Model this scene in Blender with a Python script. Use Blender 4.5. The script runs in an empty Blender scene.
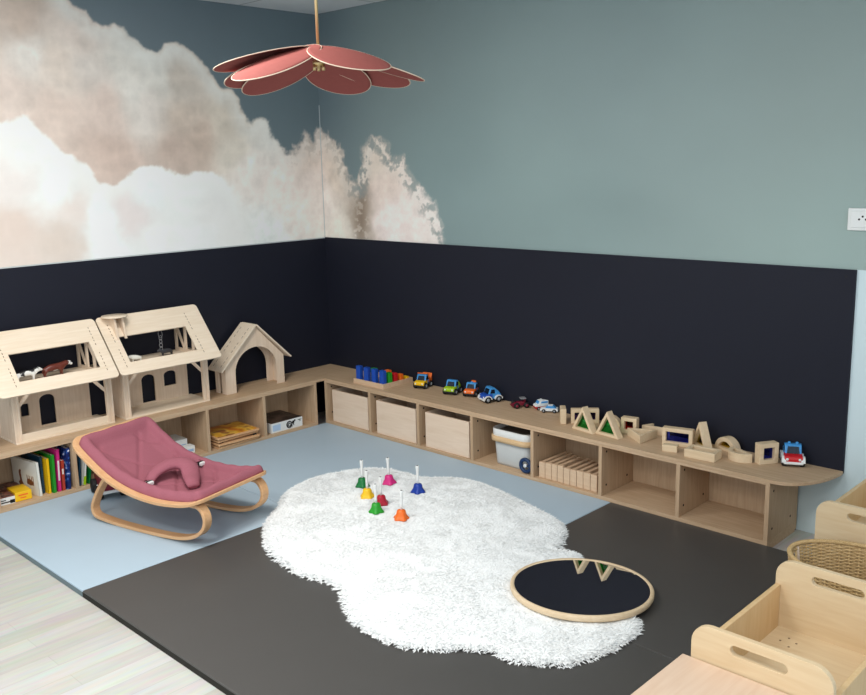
import bpy, bmesh, math, random
import numpy as np
from mathutils import Vector, Matrix, noise
random.seed(7)
sc = bpy.context.scene
C = sc.collection
PI = math.pi
R = math.radians

# ------------------------------------------------------------------ materials
def s2l(c):
    return tuple(((v/255)/12.92 if v/255 <= .04045 else ((v/255+.055)/1.055)**2.4) for v in c)

def new_mat(name):
    m = bpy.data.materials.new(name); m.use_nodes = True
    nt = m.node_tree
    b = nt.nodes['Principled BSDF']
    return m, nt, b

def plain(name, col, rough=.5, spec=.4, var=.06, scale=30, trans=0, bump=0, metal=0, coat=0):
    m, nt, b = new_mat(name)
    tc = nt.nodes.new('ShaderNodeTexCoord'); nz = nt.nodes.new('ShaderNodeTexNoise')
    nz.inputs['Scale'].default_value = scale; nz.inputs['Detail'].default_value = 3
    nt.links.new(tc.outputs['Object'], nz.inputs['Vector'])
    mx = nt.nodes.new('ShaderNodeMix'); mx.data_type = 'RGBA'
    l = s2l(col)
    mx.inputs[6].default_value = (*[v*(1-var) for v in l], 1); mx.inputs[7].default_value = (*[min(1, v*(1+var)) for v in l], 1)
    nt.links.new(nz.outputs['Fac'], mx.inputs[0]); nt.links.new(mx.outputs[2], b.inputs['Base Color'])
    b.inputs['Roughness'].default_value = rough
    b.inputs['Specular IOR Level'].default_value = spec
    b.inputs['Metallic'].default_value = metal
    if trans: b.inputs['Transmission Weight'].default_value = trans
    if coat: b.inputs['Coat Weight'].default_value = coat
    if bump:
        bp = nt.nodes.new('ShaderNodeBump'); bp.inputs['Strength'].default_value = bump; bp.inputs['Distance'].default_value = .004
        nt.links.new(nz.outputs['Fac'], bp.inputs['Height']); nt.links.new(bp.outputs['Normal'], b.inputs['Normal'])
    return m

def wood(name, c1, c2, stretch=(1, 14, 14), rough=.55, scale=6, spec=.3):
    m, nt, b = new_mat(name)
    tc = nt.nodes.new('ShaderNodeTexCoord'); mp = nt.nodes.new('ShaderNodeMapping')
    mp.inputs['Scale'].default_value = stretch
    nz = nt.nodes.new('ShaderNodeTexNoise'); nz.inputs['Scale'].default_value = scale; nz.inputs['Detail'].default_value = 5
    nz.inputs['Distortion'].default_value = .6
    n2 = nt.nodes.new('ShaderNodeTexNoise'); n2.inputs['Scale'].default_value = 1.6; n2.inputs['Detail'].default_value = 2
    nt.links.new(tc.outputs['Object'], mp.inputs['Vector']); nt.links.new(mp.outputs['Vector'], nz.inputs['Vector'])
    nt.links.new(tc.outputs['Object'], n2.inputs['Vector'])
    ad = nt.nodes.new('ShaderNodeMath'); ad.operation = 'MULTIPLY_ADD'; ad.inputs[1].default_value = .45; 
    nt.links.new(n2.outputs['Fac'], ad.inputs[0]); nt.links.new(nz.outputs['Fac'], ad.inputs[2])
    cr = nt.nodes.new('ShaderNodeValToRGB')
    cr.color_ramp.elements[0].position = .5; cr.color_ramp.elements[1].position = .95
    cr.color_ramp.elements[0].color = (*s2l(c1), 1); cr.color_ramp.elements[1].color = (*s2l(c2), 1)
    nt.links.new(ad.outputs[0], cr.inputs['Fac']); nt.links.new(cr.outputs['Color'], b.inputs['Base Color'])
    b.inputs['Roughness'].default_value = rough; b.inputs['Specular IOR Level'].default_value = spec
    return m

M = {}
M['oak_x'] = wood('oak_board_x', (184, 154, 122), (202, 174, 143), (1, 14, 14))
M['oak_y'] = wood('oak_board_y', (184, 154, 122), (202, 174, 143), (14, 1, 14))
M['oak_z'] = wood('oak_board_z', (180, 150, 119), (197, 169, 138), (14, 14, 1))
M['ply'] = wood('birch_ply', (226, 207, 182), (236, 220, 199), (12, 1, 12))
M['ply_z'] = wood('birch_ply_upright', (218, 195, 170), (230, 210, 188), (12, 12, 1))
M['crate'] = wood('crate_pine', (222, 197, 172), (232, 210, 188), (1, 12, 9))
M['birch_x'] = wood('varnished_birch_x', (212, 186, 148), (222, 200, 164), (1, 10, 10), rough=.4)
M['birch_z'] = wood('varnished_birch_z', (208, 174, 126), (218, 188, 144), (10, 10, 1), rough=.4)
M['table'] = wood('pale_table_birch', (206, 178, 154), (214, 190, 168), (10, 1, 10), rough=.4)
M['beech'] = wood('bent_beech', (206, 158, 112), (220, 176, 132), (1, 12, 12), rough=.4)
M['block'] = wood('block_wood', (214, 188, 152), (226, 204, 172), (1, 10, 10))
M['plank'] = wood('plank_wood', (204, 172, 140), (218, 190, 160), (1, 10, 10))
M['pink'] = plain('dusty_pink_cotton', (156, 94, 106), .9, .1, .1, 160, bump=.15)
M['black'] = plain('black_plastic', (18, 18, 20), .5)
M['tyre'] = plain('black_tyre', (14, 14, 16), .7)
M['hub'] = plain('grey_hub', (150, 155, 160), .4)
M['glassdark'] = plain('dark_window', (20, 32, 48), .2, .6)
M['white'] = plain('white_plastic', (226, 228, 226), .35)
M['hole'] = plain('dark_hole', (22, 18, 15), .8, .1)
M['navy'] = plain('navy_panel', (25, 27, 39), .62, .25, .05, 4)
M['edge'] = plain('pale_edge', (190, 196, 196), .5)
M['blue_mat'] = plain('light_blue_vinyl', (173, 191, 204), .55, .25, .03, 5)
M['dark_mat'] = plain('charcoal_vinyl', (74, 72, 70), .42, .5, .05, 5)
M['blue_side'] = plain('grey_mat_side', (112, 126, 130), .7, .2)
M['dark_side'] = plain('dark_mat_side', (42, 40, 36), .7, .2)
M['fur'] = plain('white_fur', (242, 244, 244), .95, .05, .02, 60)
M['mirror'] = plain('mirror_glass', (225, 230, 232), .015, .5, 0, 4, metal=1)
M['brass'] = plain('brushed_brass', (214, 190, 140), .45, .5, .05, 40, metal=1)
M['petal'] = plain('terracotta_velvet', (146, 82, 77), .85, .1, .08, 50)
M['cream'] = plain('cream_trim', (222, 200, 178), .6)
M['screw'] = plain('screw_black', (8, 8, 10), .5)
M['white_paint'] = plain('white_wall_paint', (206, 222, 226), .8, .2, .02, 8)
M['tub'] = plain('milky_plastic', (190, 193, 192), .45, .4, .05, 12)
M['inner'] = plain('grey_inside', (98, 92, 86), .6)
M['bandwood'] = wood('tub_band', (206, 172, 128), (216, 184, 142), (1, 8, 8))
M['cane'] = wood('wicker_cane', (186, 152, 100), (214, 184, 136), (30, 30, 30), rough=.6)
for k, c in dict(red=(196, 26, 34), orange=(236, 108, 28), yellow=(240, 190, 20), lime=(160, 196, 24), green=(38, 150, 40), dgreen=(10, 112, 52), blue=(26, 76, 172), dblue=(18, 56, 150), sky=(66, 146, 208), navyring=(22, 52, 92), magenta=(206, 40, 122), crimson=(176, 18, 44), maroon=(120, 22, 44), purple=(92, 60, 150), brown=(104, 46, 34), darkgrey=(58, 58, 62), tan=(168, 110, 62), grey=(140, 140, 142), paper=(232, 232, 224), teal=(20, 60, 84), rust=(176, 62, 42)).items():
    M[k] = plain(k + '_paint', c, .38, .45, .03, 20)
def acrylic(name, col):
    m = bpy.data.materials.new(name); m.use_nodes = True; nt = m.node_tree; nt.nodes.clear()
    out = nt.nodes.new('ShaderNodeOutputMaterial'); mix = nt.nodes.new('ShaderNodeMixShader'); tr = nt.nodes.new('ShaderNodeBsdfTransparent'); gl = nt.nodes.new('ShaderNodeBsdfGlossy')
    lw = nt.nodes.new('ShaderNodeLayerWeight'); lw.inputs['Blend'].default_value = .25
    tr.inputs['Color'].default_value = (*[v**.5 for v in s2l(col)], 1); gl.inputs['Roughness'].default_value = .08
    nt.links.new(lw.outputs['Fresnel'], mix.inputs[0]); nt.links.new(tr.outputs[0], mix.inputs[1]); nt.links.new(gl.outputs[0], mix.inputs[2]); nt.links.new(mix.outputs[0], out.inputs['Surface'])
    return m
M['a_green'] = acrylic('green_acrylic', (30, 190, 80)); M['a_red'] = acrylic('red_acrylic', (210, 40, 30)); M['a_blue'] = acrylic('blue_acrylic', (50, 70, 230))
M['a_yellow'] = acrylic('yellow_acrylic', (226, 200, 60)); M['a_purple'] = acrylic('purple_acrylic', (110, 80, 170))

# patchy cow hide, puzzle pictures
def patches(name, cols, scale, thr=.5, rough=.5, sharp=.02):
    m, nt, b = new_mat(name)
    tc = nt.nodes.new('ShaderNodeTexCoord'); nz = nt.nodes.new('ShaderNodeTexNoise'); nz.inputs['Scale'].default_value = scale; nz.inputs['Detail'].default_value = 2
    nt.links.new(tc.outputs['Object'], nz.inputs['Vector'])
    cr = nt.nodes.new('ShaderNodeValToRGB'); e = cr.color_ramp.elements
    n = len(cols)
    e[0].position = thr - sharp; e[0].color = (*s2l(cols[0]), 1); e[1].position = thr + sharp; e[1].color = (*s2l(cols[1]), 1)
    for i, c in enumerate(cols[2:]):
        x = e.new(thr + sharp + .06*(i+1)); x.color = (*s2l(c), 1)
    nt.links.new(nz.outputs['Fac'], cr.inputs['Fac']); nt.links.new(cr.outputs['Color'], b.inputs['Base Color'])
    b.inputs['Roughness'].default_value = rough
    return m
M['friesian'] = patches('black_white_hide', [(20, 20, 24), (236, 236, 232)], 22, .47)
M['puzzle'] = patches('yellow_puzzle_picture', [(196, 112, 30), (228, 168, 50), (236, 190, 80), (150, 90, 40)], 9, .46, .35, .05)
M['boxtop'] = patches('dark_box_picture', [(40, 32, 30), (92, 72, 62), (60, 50, 46)], 14, .5, .4, .05)
M['redtop'] = patches('mottled_box_picture', [(90, 40, 36), (150, 100, 84), (70, 60, 58)], 24, .48, .4, .05)
M['bluebook'] = patches('blue_speckled_cover', [(14, 34, 96), (40, 96, 180), (230, 230, 240)], 40, .55, .4, .05)

# ------------------------------------------------------------------ mesh helpers
class B:
    def __init__(self): self.bm = bmesh.new()
    def box(self, x0, x1, y0, y1, z0, z1, mtx=None):
        r = bmesh.ops.create_cube(self.bm, size=1)['verts']
        for v in r:
            v.co = Vector(((x0+x1)/2 + v.co.x*(x1-x0), (y0+y1)/2 + v.co.y*(y1-y0), (z0+z1)/2 + v.co.z*(z1-z0)))
            if mtx: v.co = mtx @ v.co
        return self
    def plate(self, outer, holes=(), axis='z', a=0, b=.01, fn=None):
        """polygon with holes, extruded along axis from a to b; 2D coords map to the other two axes in order"""
        bm = self.bm; n = len(outer)
        def co(p, t):
            if fn: return Vector(fn(p[0], p[1], t))
            return Vector({'x': (t, p[0], p[1]), 'y': (p[0], t, p[1]), 'z': (p[0], p[1], t)}[axis])
        loops = [outer] + list(holes)
        tmp = bmesh.new(); es = []
        idx = []
        for lp in loops:
            vs = [tmp.verts.new((p[0], p[1], 0)) for p in lp]
            idx.append(vs)
            for i in range(len(vs)): es.append(tmp.edges.new((vs[i], vs[(i+1) % len(vs)])))
        bmesh.ops.triangle_fill(tmp, use_beauty=True, use_dissolve=False, edges=es)
        if holes:
            bad = []
            for f in tmp.faces:
                c = f.calc_center_median()
                if any(pip(c.x, c.y, h) for h in holes) or not pip(c.x, c.y, outer): bad.append(f)
            bmesh.ops.delete(tmp, geom=bad, context='FACES_ONLY')
        tmp.verts.index_update()
        lo = [bm.verts.new(co(v.co, a)) for v in tmp.verts]; hi = [bm.verts.new(co(v.co, b)) for v in tmp.verts]
        for f in tmp.faces:
            ii = [v.index for v in f.verts]
            bm.faces.new([lo[i] for i in reversed(ii)]); bm.faces.new([hi[i] for i in ii])
        for vs in idx:
            for i in range(len(vs)):
                p, q = vs[i].index, vs[(i+1) % len(vs)].index
                bm.faces.new((lo[p], lo[q], hi[q], hi[p]))
        tmp.free()
        bmesh.ops.recalc_face_normals(bm, faces=bm.faces)
        return self
    def lathe(self, prof, n=24, center=(0, 0, 0), sx=1, sy=1, mtx=None):
        bm = self.bm; rings = []
        for r, z in prof:
            ring = []
            for i in range(n):
                t = 2*PI*i/n
                p = Vector((center[0]+r*sx*math.cos(t), center[1]+r*sy*math.sin(t), center[2]+z))
                ring.append(bm.verts.new(mtx @ p if mtx else p))
            rings.append(ring)
        for a, b in zip(rings, rings[1:]):
            for i in range(n):
                j = (i+1) % n
                f = bm.faces.new((a[i], a[j], b[j], b[i])); f.smooth = True
        if prof[0][0] > 1e-6: bm.faces.new(list(reversed(rings[0])))
        if prof[-1][0] > 1e-6: bm.faces.new(rings[-1])
        return self
    def tube(self, pts, r, n=8, closed=False, flat=None):
        bm = self.bm; P = [Vector(p) for p in pts]; m = len(P); rings = []
        up = Vector((0, 0, 1)); rs = r if isinstance(r, (list, tuple)) else [r]*m
        prevn = None
        for i in range(m):
            if closed: t = P[(i+1) % m] - P[i-1]
            else: t = P[min(i+1, m-1)] - P[max(i-1, 0)]
            t.normalize()
            nn = t.cross(up) if prevn is None else prevn - t*prevn.dot(t)
            if nn.length < 1e-4: nn = t.cross(Vector((1, 0, 0)))
            nn.normalize(); prevn = nn; bb = nn.cross(t)
            fl = flat if flat else 1
            rings.append([bm.verts.new(P[i] + nn*rs[i]*math.cos(2*PI*k/n) + bb*rs[i]*fl*math.sin(2*PI*k/n)) for k in range(n)])
        rng = range(m) if closed else range(m-1)
        for i in rng:
            a, b = rings[i], rings[(i+1) % m]
            for k in range(n):
                f = bm.faces.new((a[k], a[(k+1) % n], b[(k+1) % n], b[k])); f.smooth = True
        if not closed:
            bm.faces.new(list(reversed(rings[0]))); bm.faces.new(rings[-1])
        return self
    def ball(self, c, r, sx=1, sy=1, sz=1, seg=16):
        v = bmesh.ops.create_uvsphere(self.bm, u_segments=seg, v_segments=seg//2, radius=r)['verts']
        for q in v: q.co = Vector((c[0]+q.co.x*sx, c[1]+q.co.y*sy, c[2]+q.co.z*sz))
        for q in v:
            for f in q.link_faces: f.smooth = True
        return self
    def cyl(self, p0, p1, r, n=20):
        return self.tube([p0, p1], r, n)

def pip(x, y, poly):
    c = False; j = len(poly)-1
    for i in range(len(poly)):
        xi, yi = poly[i][0], poly[i][1]; xj, yj = poly[j][0], poly[j][1]
        if (yi > y) != (yj > y) and x < (xj-xi)*(y-yi)/(yj-yi)+xi: c = not c
        j = i
    return c
def rrect(x0, x1, y0, y1, r, n=6, corners=(1, 1, 1, 1)):
    out = []
    for k, (cx, cy, a0) in enumerate(((x1-r, y1-r, 0), (x0+r, y1-r, 90), (x0+r, y0+r, 180), (x1-r, y0+r, 270))):
        if corners[k]:
            for i in range(n+1):
                a = R(a0+90*i/n); out.append((cx+r*math.cos(a), cy+r*math.sin(a)))
        else:
            out.append(((x1, y1), (x0, y1), (x0, y0), (x1, y0))[k])
    return out
def arch(x0, x1, y0, y1, n=8, rise=None):
    r = (x1-x0)/2; rise = rise if rise is not None else r; cx = (x0+x1)/2
    return [(x0, y0), (x1, y0)] + [(cx+r*math.cos(PI*i/n), y1-rise+rise*math.sin(PI*i/n)) for i in range(n+1)]

ORIG = {}
def obj(name, b, mat, parent=None, bev=0, smooth=False, kind=None, label=None, local=False, loc=None):
    me = bpy.data.meshes.new(name)
    if loc is not None and not local:
        bmesh.ops.translate(b.bm, vec=-Vector(loc), verts=b.bm.verts)
    elif parent is not None and not local:
        bmesh.ops.translate(b.bm, vec=-ORIG[parent.name], verts=b.bm.verts)
    if smooth:
        for f in b.bm.faces: f.smooth = True
    b.bm.to_mesh(me); b.bm.free()
    me.materials.append(M[mat] if isinstance(mat, str) else mat)
    o = bpy.data.objects.new(name, me); C.objects.link(o)
    if parent is not None:
        o.parent = parent; ORIG[o.name] = ORIG.get(parent.name, Vector())
    else:
        if loc is not None: o.location = loc
        ORIG[o.name] = Vector(loc) if loc is not None else Vector()
    if bev:
        md = o.modifiers.new('bevel', 'BEVEL'); md.width = bev; md.segments = 2; md.limit_method = 'ANGLE'; md.angle_limit = R(40)
    if kind: o['kind'] = kind
    if label: o['label'] = label
    return o
def tag(o, label, cat, group=None):
    o['label'] = label; o['category'] = cat
    if group: o['group'] = group
    return o
def thing(name, label, cat, loc=(0, 0, 0), rz=0, group=None):
    o = bpy.data.objects.new(name, None); C.objects.link(o); o.empty_display_size = .05
    o.location = loc; o.rotation_euler = (0, 0, rz); ORIG[o.name] = Vector(loc)
    return tag(o, label, cat, group)
def dup(root, loc, rz, label, group=None):
    r = root.copy(); C.objects.link(r); r.location = loc; r.rotation_euler = (0, 0, rz); r['label'] = label
    if group: r['group'] = group
    for ch in list(root.children):
        c = ch.copy(); C.objects.link(c); c.parent = r
        for g in list(ch.children):
            d = g.copy(); C.objects.link(d); d.parent = c
    return r
# ------------------------------------------------------------------ sizes (metres; the room corner is the origin)
H = .324; HC = 2.707; HP = 1.227; MT = .02; FZ = -.01; XEND = 3.585
# ------------------------------------------------------------------ setting
def plank_floor():
    m, nt, b = new_mat('pale_plank_floor')
    tc = nt.nodes.new('ShaderNodeTexCoord'); mp = nt.nodes.new('ShaderNodeMapping'); mp.inputs['Rotation'].default_value = (0, 0, PI/2)
    br = nt.nodes.new('ShaderNodeTexBrick'); br.offset = .37; br.squash = 1
    br.inputs['Scale'].default_value = 1; br.inputs['Brick Width'].default_value = .62; br.inputs['Row Height'].default_value = .092
    br.inputs['Mortar Size'].default_value = .0012; br.inputs['Bias'].default_value = 0
    br.inputs['Color1'].default_value = (*s2l((194, 194, 189)), 1); br.inputs['Color2'].default_value = (*s2l((176, 173, 166)), 1)
    br.inputs['Mortar'].default_value = (*s2l((172, 170, 164)), 1)
    nz = nt.nodes.new('ShaderNodeTexNoise'); nz.inputs['Scale'].default_value = 5; nz.inputs['Detail'].default_value = 5
    mp2 = nt.nodes.new('ShaderNodeMapping'); mp2.inputs['Scale'].default_value = (9, 1, 1)
    nt.links.new(tc.outputs['Object'], mp.inputs['Vector']); nt.links.new(mp.outputs['Vector'], br.inputs['Vector'])
    nt.links.new(tc.outputs['Object'], mp2.inputs['Vector']); nt.links.new(mp2.outputs['Vector'], nz.inputs['Vector'])
    mx = nt.nodes.new('ShaderNodeMix'); mx.data_type = 'RGBA'; mx.blend_type = 'OVERLAY'; mx.inputs[0].default_value = .22
    nt.links.new(br.outputs['Color'], mx.inputs[6]); nt.links.new(nz.outputs['Color'], mx.inputs[7])
    nt.links.new(mx.outputs[2], b.inputs['Base Color']); b.inputs['Roughness'].default_value = .5; b.inputs['Specular IOR Level'].default_value = .3
    return m
obj('floor', B().box(-.1, 6.6, -6.2, .1, -.1, FZ), plank_floor(), kind='structure')
def ceiling_mat():
    m, nt, b = new_mat('ceiling_tiles')
    tc = nt.nodes.new('ShaderNodeTexCoord')
    br = nt.nodes.new('ShaderNodeTexBrick'); br.offset = 0
    br.inputs['Scale'].default_value = 1; br.inputs['Brick Width'].default_value = .6; br.inputs['Row Height'].default_value = .6
    br.inputs['Mortar Size'].default_value = .006
    br.inputs['Color1'].default_value = (*s2l((206, 212, 216)), 1); br.inputs['Color2'].default_value = (*s2l((200, 207, 212)), 1); br.inputs['Mortar'].default_value = (*s2l((150, 156, 160)), 1)
    nt.links.new(tc.outputs['Object'], br.inputs['Vector']); nt.links.new(br.outputs['Color'], b.inputs['Base Color']); b.inputs['Roughness'].default_value = .9
    return m
obj('ceiling', B().box(-.1, 6.6, -6.2, .1, HC, HC+.1), ceiling_mat(), kind='structure')

# mural: colours live in the (u, z) plane of the wallpaper; u = y on the left wall, u = x on the right wall
EDGE=[(-1.754,2.677),(-1.685,2.603),(-1.603,2.58),(-1.568,2.531),(-1.524,2.509),(-1.453,2.515),(-1.395,2.504),(-1.362,2.463),(-1.309,2.446),(-1.269,2.405),(-1.233,2.385),(-1.182,2.383),(-1.148,2.402),(-1.126,2.437),(-1.06,2.442),(-1.001,2.435),(-0.942,2.404),(-0.905,2.361),(-0.859,2.328),(-0.828,2.277),(-0.803,2.225),(-0.763,2.191),(-0.698,2.193),(-0.649,2.153),(-0.632,2.086),(-0.6,2.0),(-0.563,1.988),(-0.53,2.02),(-0.483,2.027),(-0.447,1.996),(-0.421,1.914),(-0.362,1.844),(-0.284,1.785),(-0.226,1.784),(-0.206,1.837),(-0.152,1.896),(-0.108,1.916),(-0.069,1.85),(-0.031,1.916),(0.007,1.943),(0.079,1.9),(0.158,1.832),(0.207,1.784),(0.232,1.685),(0.309,1.612),(0.368,1.579),(0.404,1.683),(0.44,1.798),(0.491,1.848),(0.55,1.871),(0.606,1.851),(0.67,1.824),(0.703,1.742),(0.759,1.747),(0.804,1.747),(0.836,1.641),(0.931,1.573),(0.981,1.525),(1.032,1.489),(1.081,1.422),(1.104,1.344),(1.143,1.217)]
WEDGE=[(-2.313,1.993),(-2.12,1.976),(-2.048,1.983),(-1.989,2.004),(-1.944,1.979),(-1.892,1.912),(-1.844,1.854),(-1.793,1.806),(-1.74,1.778),(-1.686,1.75),(-1.651,1.689),(-1.609,1.638),(-1.55,1.625),(-1.502,1.629),(-1.454,1.673),(-1.407,1.711),(-1.355,1.733),(-1.303,1.749),(-1.258,1.743),(-1.197,1.701),(-1.132,1.682),(-1.043,1.685),(-0.959,1.701),(-0.875,1.687),(-0.805,1.661),(-0.736,1.591),(-0.682,1.513),(-0.644,1.416),(-0.619,1.331),(-0.591,1.186)]
CA=[(-1.962,2.495,(190,170,155)),(-1.824,2.304,(212,196,182)),(-1.939,2.322,(222,214,204)),(-1.606,2.264,(205,195,185)),(-1.362,2.332,(205,200,190)),(-1.18,2.259,(212,208,198)),(-1.318,2.141,(215,210,200)),(-1.262,2.058,(212,202,192)),(-1.569,2.05,(200,180,168)),(-1.797,2.045,(205,185,172)),(-1.531,1.831,(192,170,157)),(-1.071,2.005,(192,175,160)),(-0.943,1.888,(185,165,150)),(-1.119,1.829,(180,160,147)),(-1.082,2.264,(190,178,165)),(-0.792,2.009,(200,188,172)),(-0.696,1.826,(205,195,180)),(-0.592,1.7,(225,215,205)),(-0.364,1.565,(228,215,205)),(-0.109,1.623,(215,200,190)),(-0.211,1.358,(228,218,208)),(-0.074,1.486,(220,208,198)),(-0.144,1.757,(205,188,175)),(0.217,1.283,(225,215,200)),(0.138,1.686,(205,188,172)),(0.629,1.554,(215,195,182)),(0.667,1.363,(228,212,205)),(1.026,1.311,(220,208,200)),(0.397,1.389,(165,150,135)),(0.542,1.713,(205,190,175)),(-0.462,1.889,(215,210,200)),(-0.463,1.307,(215,220,215)),(-2.102,2.138,(208,190,178)),(-2.269,2.372,(205,185,170)),(-1.673,2.444,(205,190,178))]
CB=[(-2.073,1.936,(228,228,222)),(-1.981,1.834,(228,230,226)),(-1.841,1.618,(228,235,232)),(-1.628,1.442,(228,236,234)),(-1.304,1.599,(222,228,226)),(-1.111,1.532,(225,228,224)),(-0.871,1.459,(222,222,218)),(-2.101,1.68,(222,214,208)),(-2.078,1.416,(208,190,178)),(-1.868,1.347,(205,190,178)),(-1.793,1.535,(218,205,196)),(-1.443,1.46,(218,208,204)),(-0.699,1.291,(225,225,220)),(-1.585,1.268,(228,236,234)),(-1.265,1.302,(228,230,226)),(-0.993,1.281,(226,228,226)),(-1.359,1.687,(228,230,226))]
CS=[(-0.886,2.593,(88,104,112)),(-0.227,2.402,(84,102,110)),(-0.329,2.081,(90,108,114)),(0.803,2.344,(106,124,124)),(1.121,1.616,(112,136,136)),(2.263,2.114,(118,138,138)),(2.015,1.506,(122,146,144)),(2.826,1.889,(124,144,142)),(3.385,1.946,(126,142,138)),(3.505,1.351,(134,158,152)),(-1.398,2.6,(96,112,120))]  # sky tones of the print, with the wall's uneven light mixed in
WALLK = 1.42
def fbm(U, V, freq, octs, seed, hard=False):
    out = np.zeros_like(U); rs = np.random.RandomState(seed); amp = 1; tot = 0
    for o in range(octs):
        g = rs.rand(256, 256)*2-1
        x = U*freq+37.7; y = V*freq+11.3
        xi = np.floor(x).astype(int); yi = np.floor(y).astype(int); fx = x-xi; fy = y-yi
        fx = fx*fx*(3-2*fx); fy = fy*fy*(3-2*fy)
        G = lambda a, b: g[a % 256, b % 256]
        n = (G(xi, yi)*(1-fx)+G(xi+1, yi)*fx)*(1-fy)+(G(xi, yi+1)*(1-fx)+G(xi+1, yi+1)*fx)*fy
        if hard: n = 1-2*np.abs(n)
        out += n*amp; tot += amp; amp *= .55; freq *= 2.03
    return out/tot
def sdist(U, V, poly):
    P = np.array(poly); d = np.full(U.shape, 9.); ins = np.zeros(U.shape, bool)
    for i in range(len(P)):
        a = P[i-1]; b = P[i]; e = b-a; L = (e*e).sum()
        t = np.clip(((U-a[0])*e[0]+(V-a[1])*e[1])/L, 0, 1)
        d = np.minimum(d, np.hypot(U-a[0]-t*e[0], V-a[1]-t*e[1]))
        if a[1] != b[1]:
            c = ((a[1] > V) != (b[1] > V)) & (U < (b[0]-a[0])*(V-a[1])/(b[1]-a[1])+a[0]); ins ^= c
    return np.where(ins, d, -d)
def rbf(U, V, pts, s):
    W = np.zeros(U.shape); A = np.zeros(U.shape+(3,))
    for u, v, c in pts:
        d2 = (U-u)**2+(V-v)**2
        w = 1/(d2+s*s)**2; W += w; A += w[..., None]*np.array(s2l(c))
    return A/W[..., None]
def sstep(x, a, b):
    t = np.clip((x-a)/(b-a), 0, 1); return t*t*(3-2*t)
def mural(U, V):
    w1 = fbm(U, V, 5, 4, 1); w2 = fbm(U, V, 5, 4, 2); bil = fbm(U, V, 9, 5, 3, True); fin = fbm(U, V, 26, 5, 4); cur = fbm(U, V, 14, 5, 5, True)
    grey = lambda c: c*.80+c.mean(-1, keepdims=True)*.20
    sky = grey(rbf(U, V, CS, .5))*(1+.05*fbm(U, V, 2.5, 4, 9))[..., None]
    edge = [(-3.6, 3.2), (-1.9, 3.0)] + EDGE + [(1.15, 1.1), (-3.6, 1.1)]
    right = sstep(U, -.75, -.2)
    d = sdist(U+.018*w1, V+.018*w2, edge) + (.014+.028*right)*bil*.8 + (.008+.03*right)*fin*.8
    wid = .010+.016*right
    m = sstep(d, -wid, wid)
    # ragged holes in the thin right-hand cloud
    hole = sstep(fin+.5*cur, .12, .5)*sstep(U, .1, .42)*(1-sstep(d, .05, .16))
    m = m*(1-.75*hole)
    spk = sstep(fin+.6*cur+.25*w1, .02, .28)*np.exp(-((U-.385-.12*(V-1.35))/.075)**2)*(1-sstep(V, 1.6, 1.85))
    spk = np.maximum(spk, .55*sstep(fin+.6*cur, .1, .4)*sstep(U, -.35, -.2)*(1-sstep(d, .06, .14))*sstep(d, .0, .02))
    ca = rbf(U+.07*w1, V+.07*w2, CA, .06)
    big = fbm(U+.03*w1, V+.03*w2, 3.6, 4, 17, True)
    ca = ca*(1+.16*bil+.10*big+.08*fin*(1+right))[..., None]
    ca = ca*(1-.75*spk[..., None])+np.array(s2l((112, 94, 78)))*.75*spk[..., None]
    hi = np.array(s2l((228, 228, 220)))
    k = (sstep(d, .0, .03)*(1-sstep(d, .03, .14))*.8*(1-.6*right)*(.6+.4*bil))[..., None]
    ca = ca*(1-k)+hi*k
    wed = [(-3.6, 2.05), (-2.6, 2.05)] + WEDGE + [(-.585, 1.1), (-3.6, 1.1)]
    d2 = sdist(U+.02*w1, V+.02*w2, wed) + .016*bil+.008*fin
    soft = .012+.1*sstep(U, -.85, -.6)
    m2 = sstep(d2, -soft, soft)[..., None]
    cb = rbf(U+.09*w1, V+.09*w2, CB, .06)*(1+.05*bil+.02*fin)[..., None]
    lift = ((1-sstep(d2, .02, .12))*.5)[..., None]
    cb = cb*(1-lift)+np.array(s2l((232, 234, 228)))*lift
    c = ca*(1-m2)+cb*m2
    return sky*(1-m[..., None])+c*m[..., None]
def mural_mat():
    m, nt, b = new_mat('cloud_wallpaper')
    at = nt.nodes.new('ShaderNodeAttribute'); at.attribute_name = 'print'
    nt.links.new(at.outputs['Color'], b.inputs['Base Color'])
    b.inputs['Roughness'].default_value = .6; b.inputs['Specular IOR Level'].default_value = .25
    return m
MURAL = mural_mat()
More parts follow.
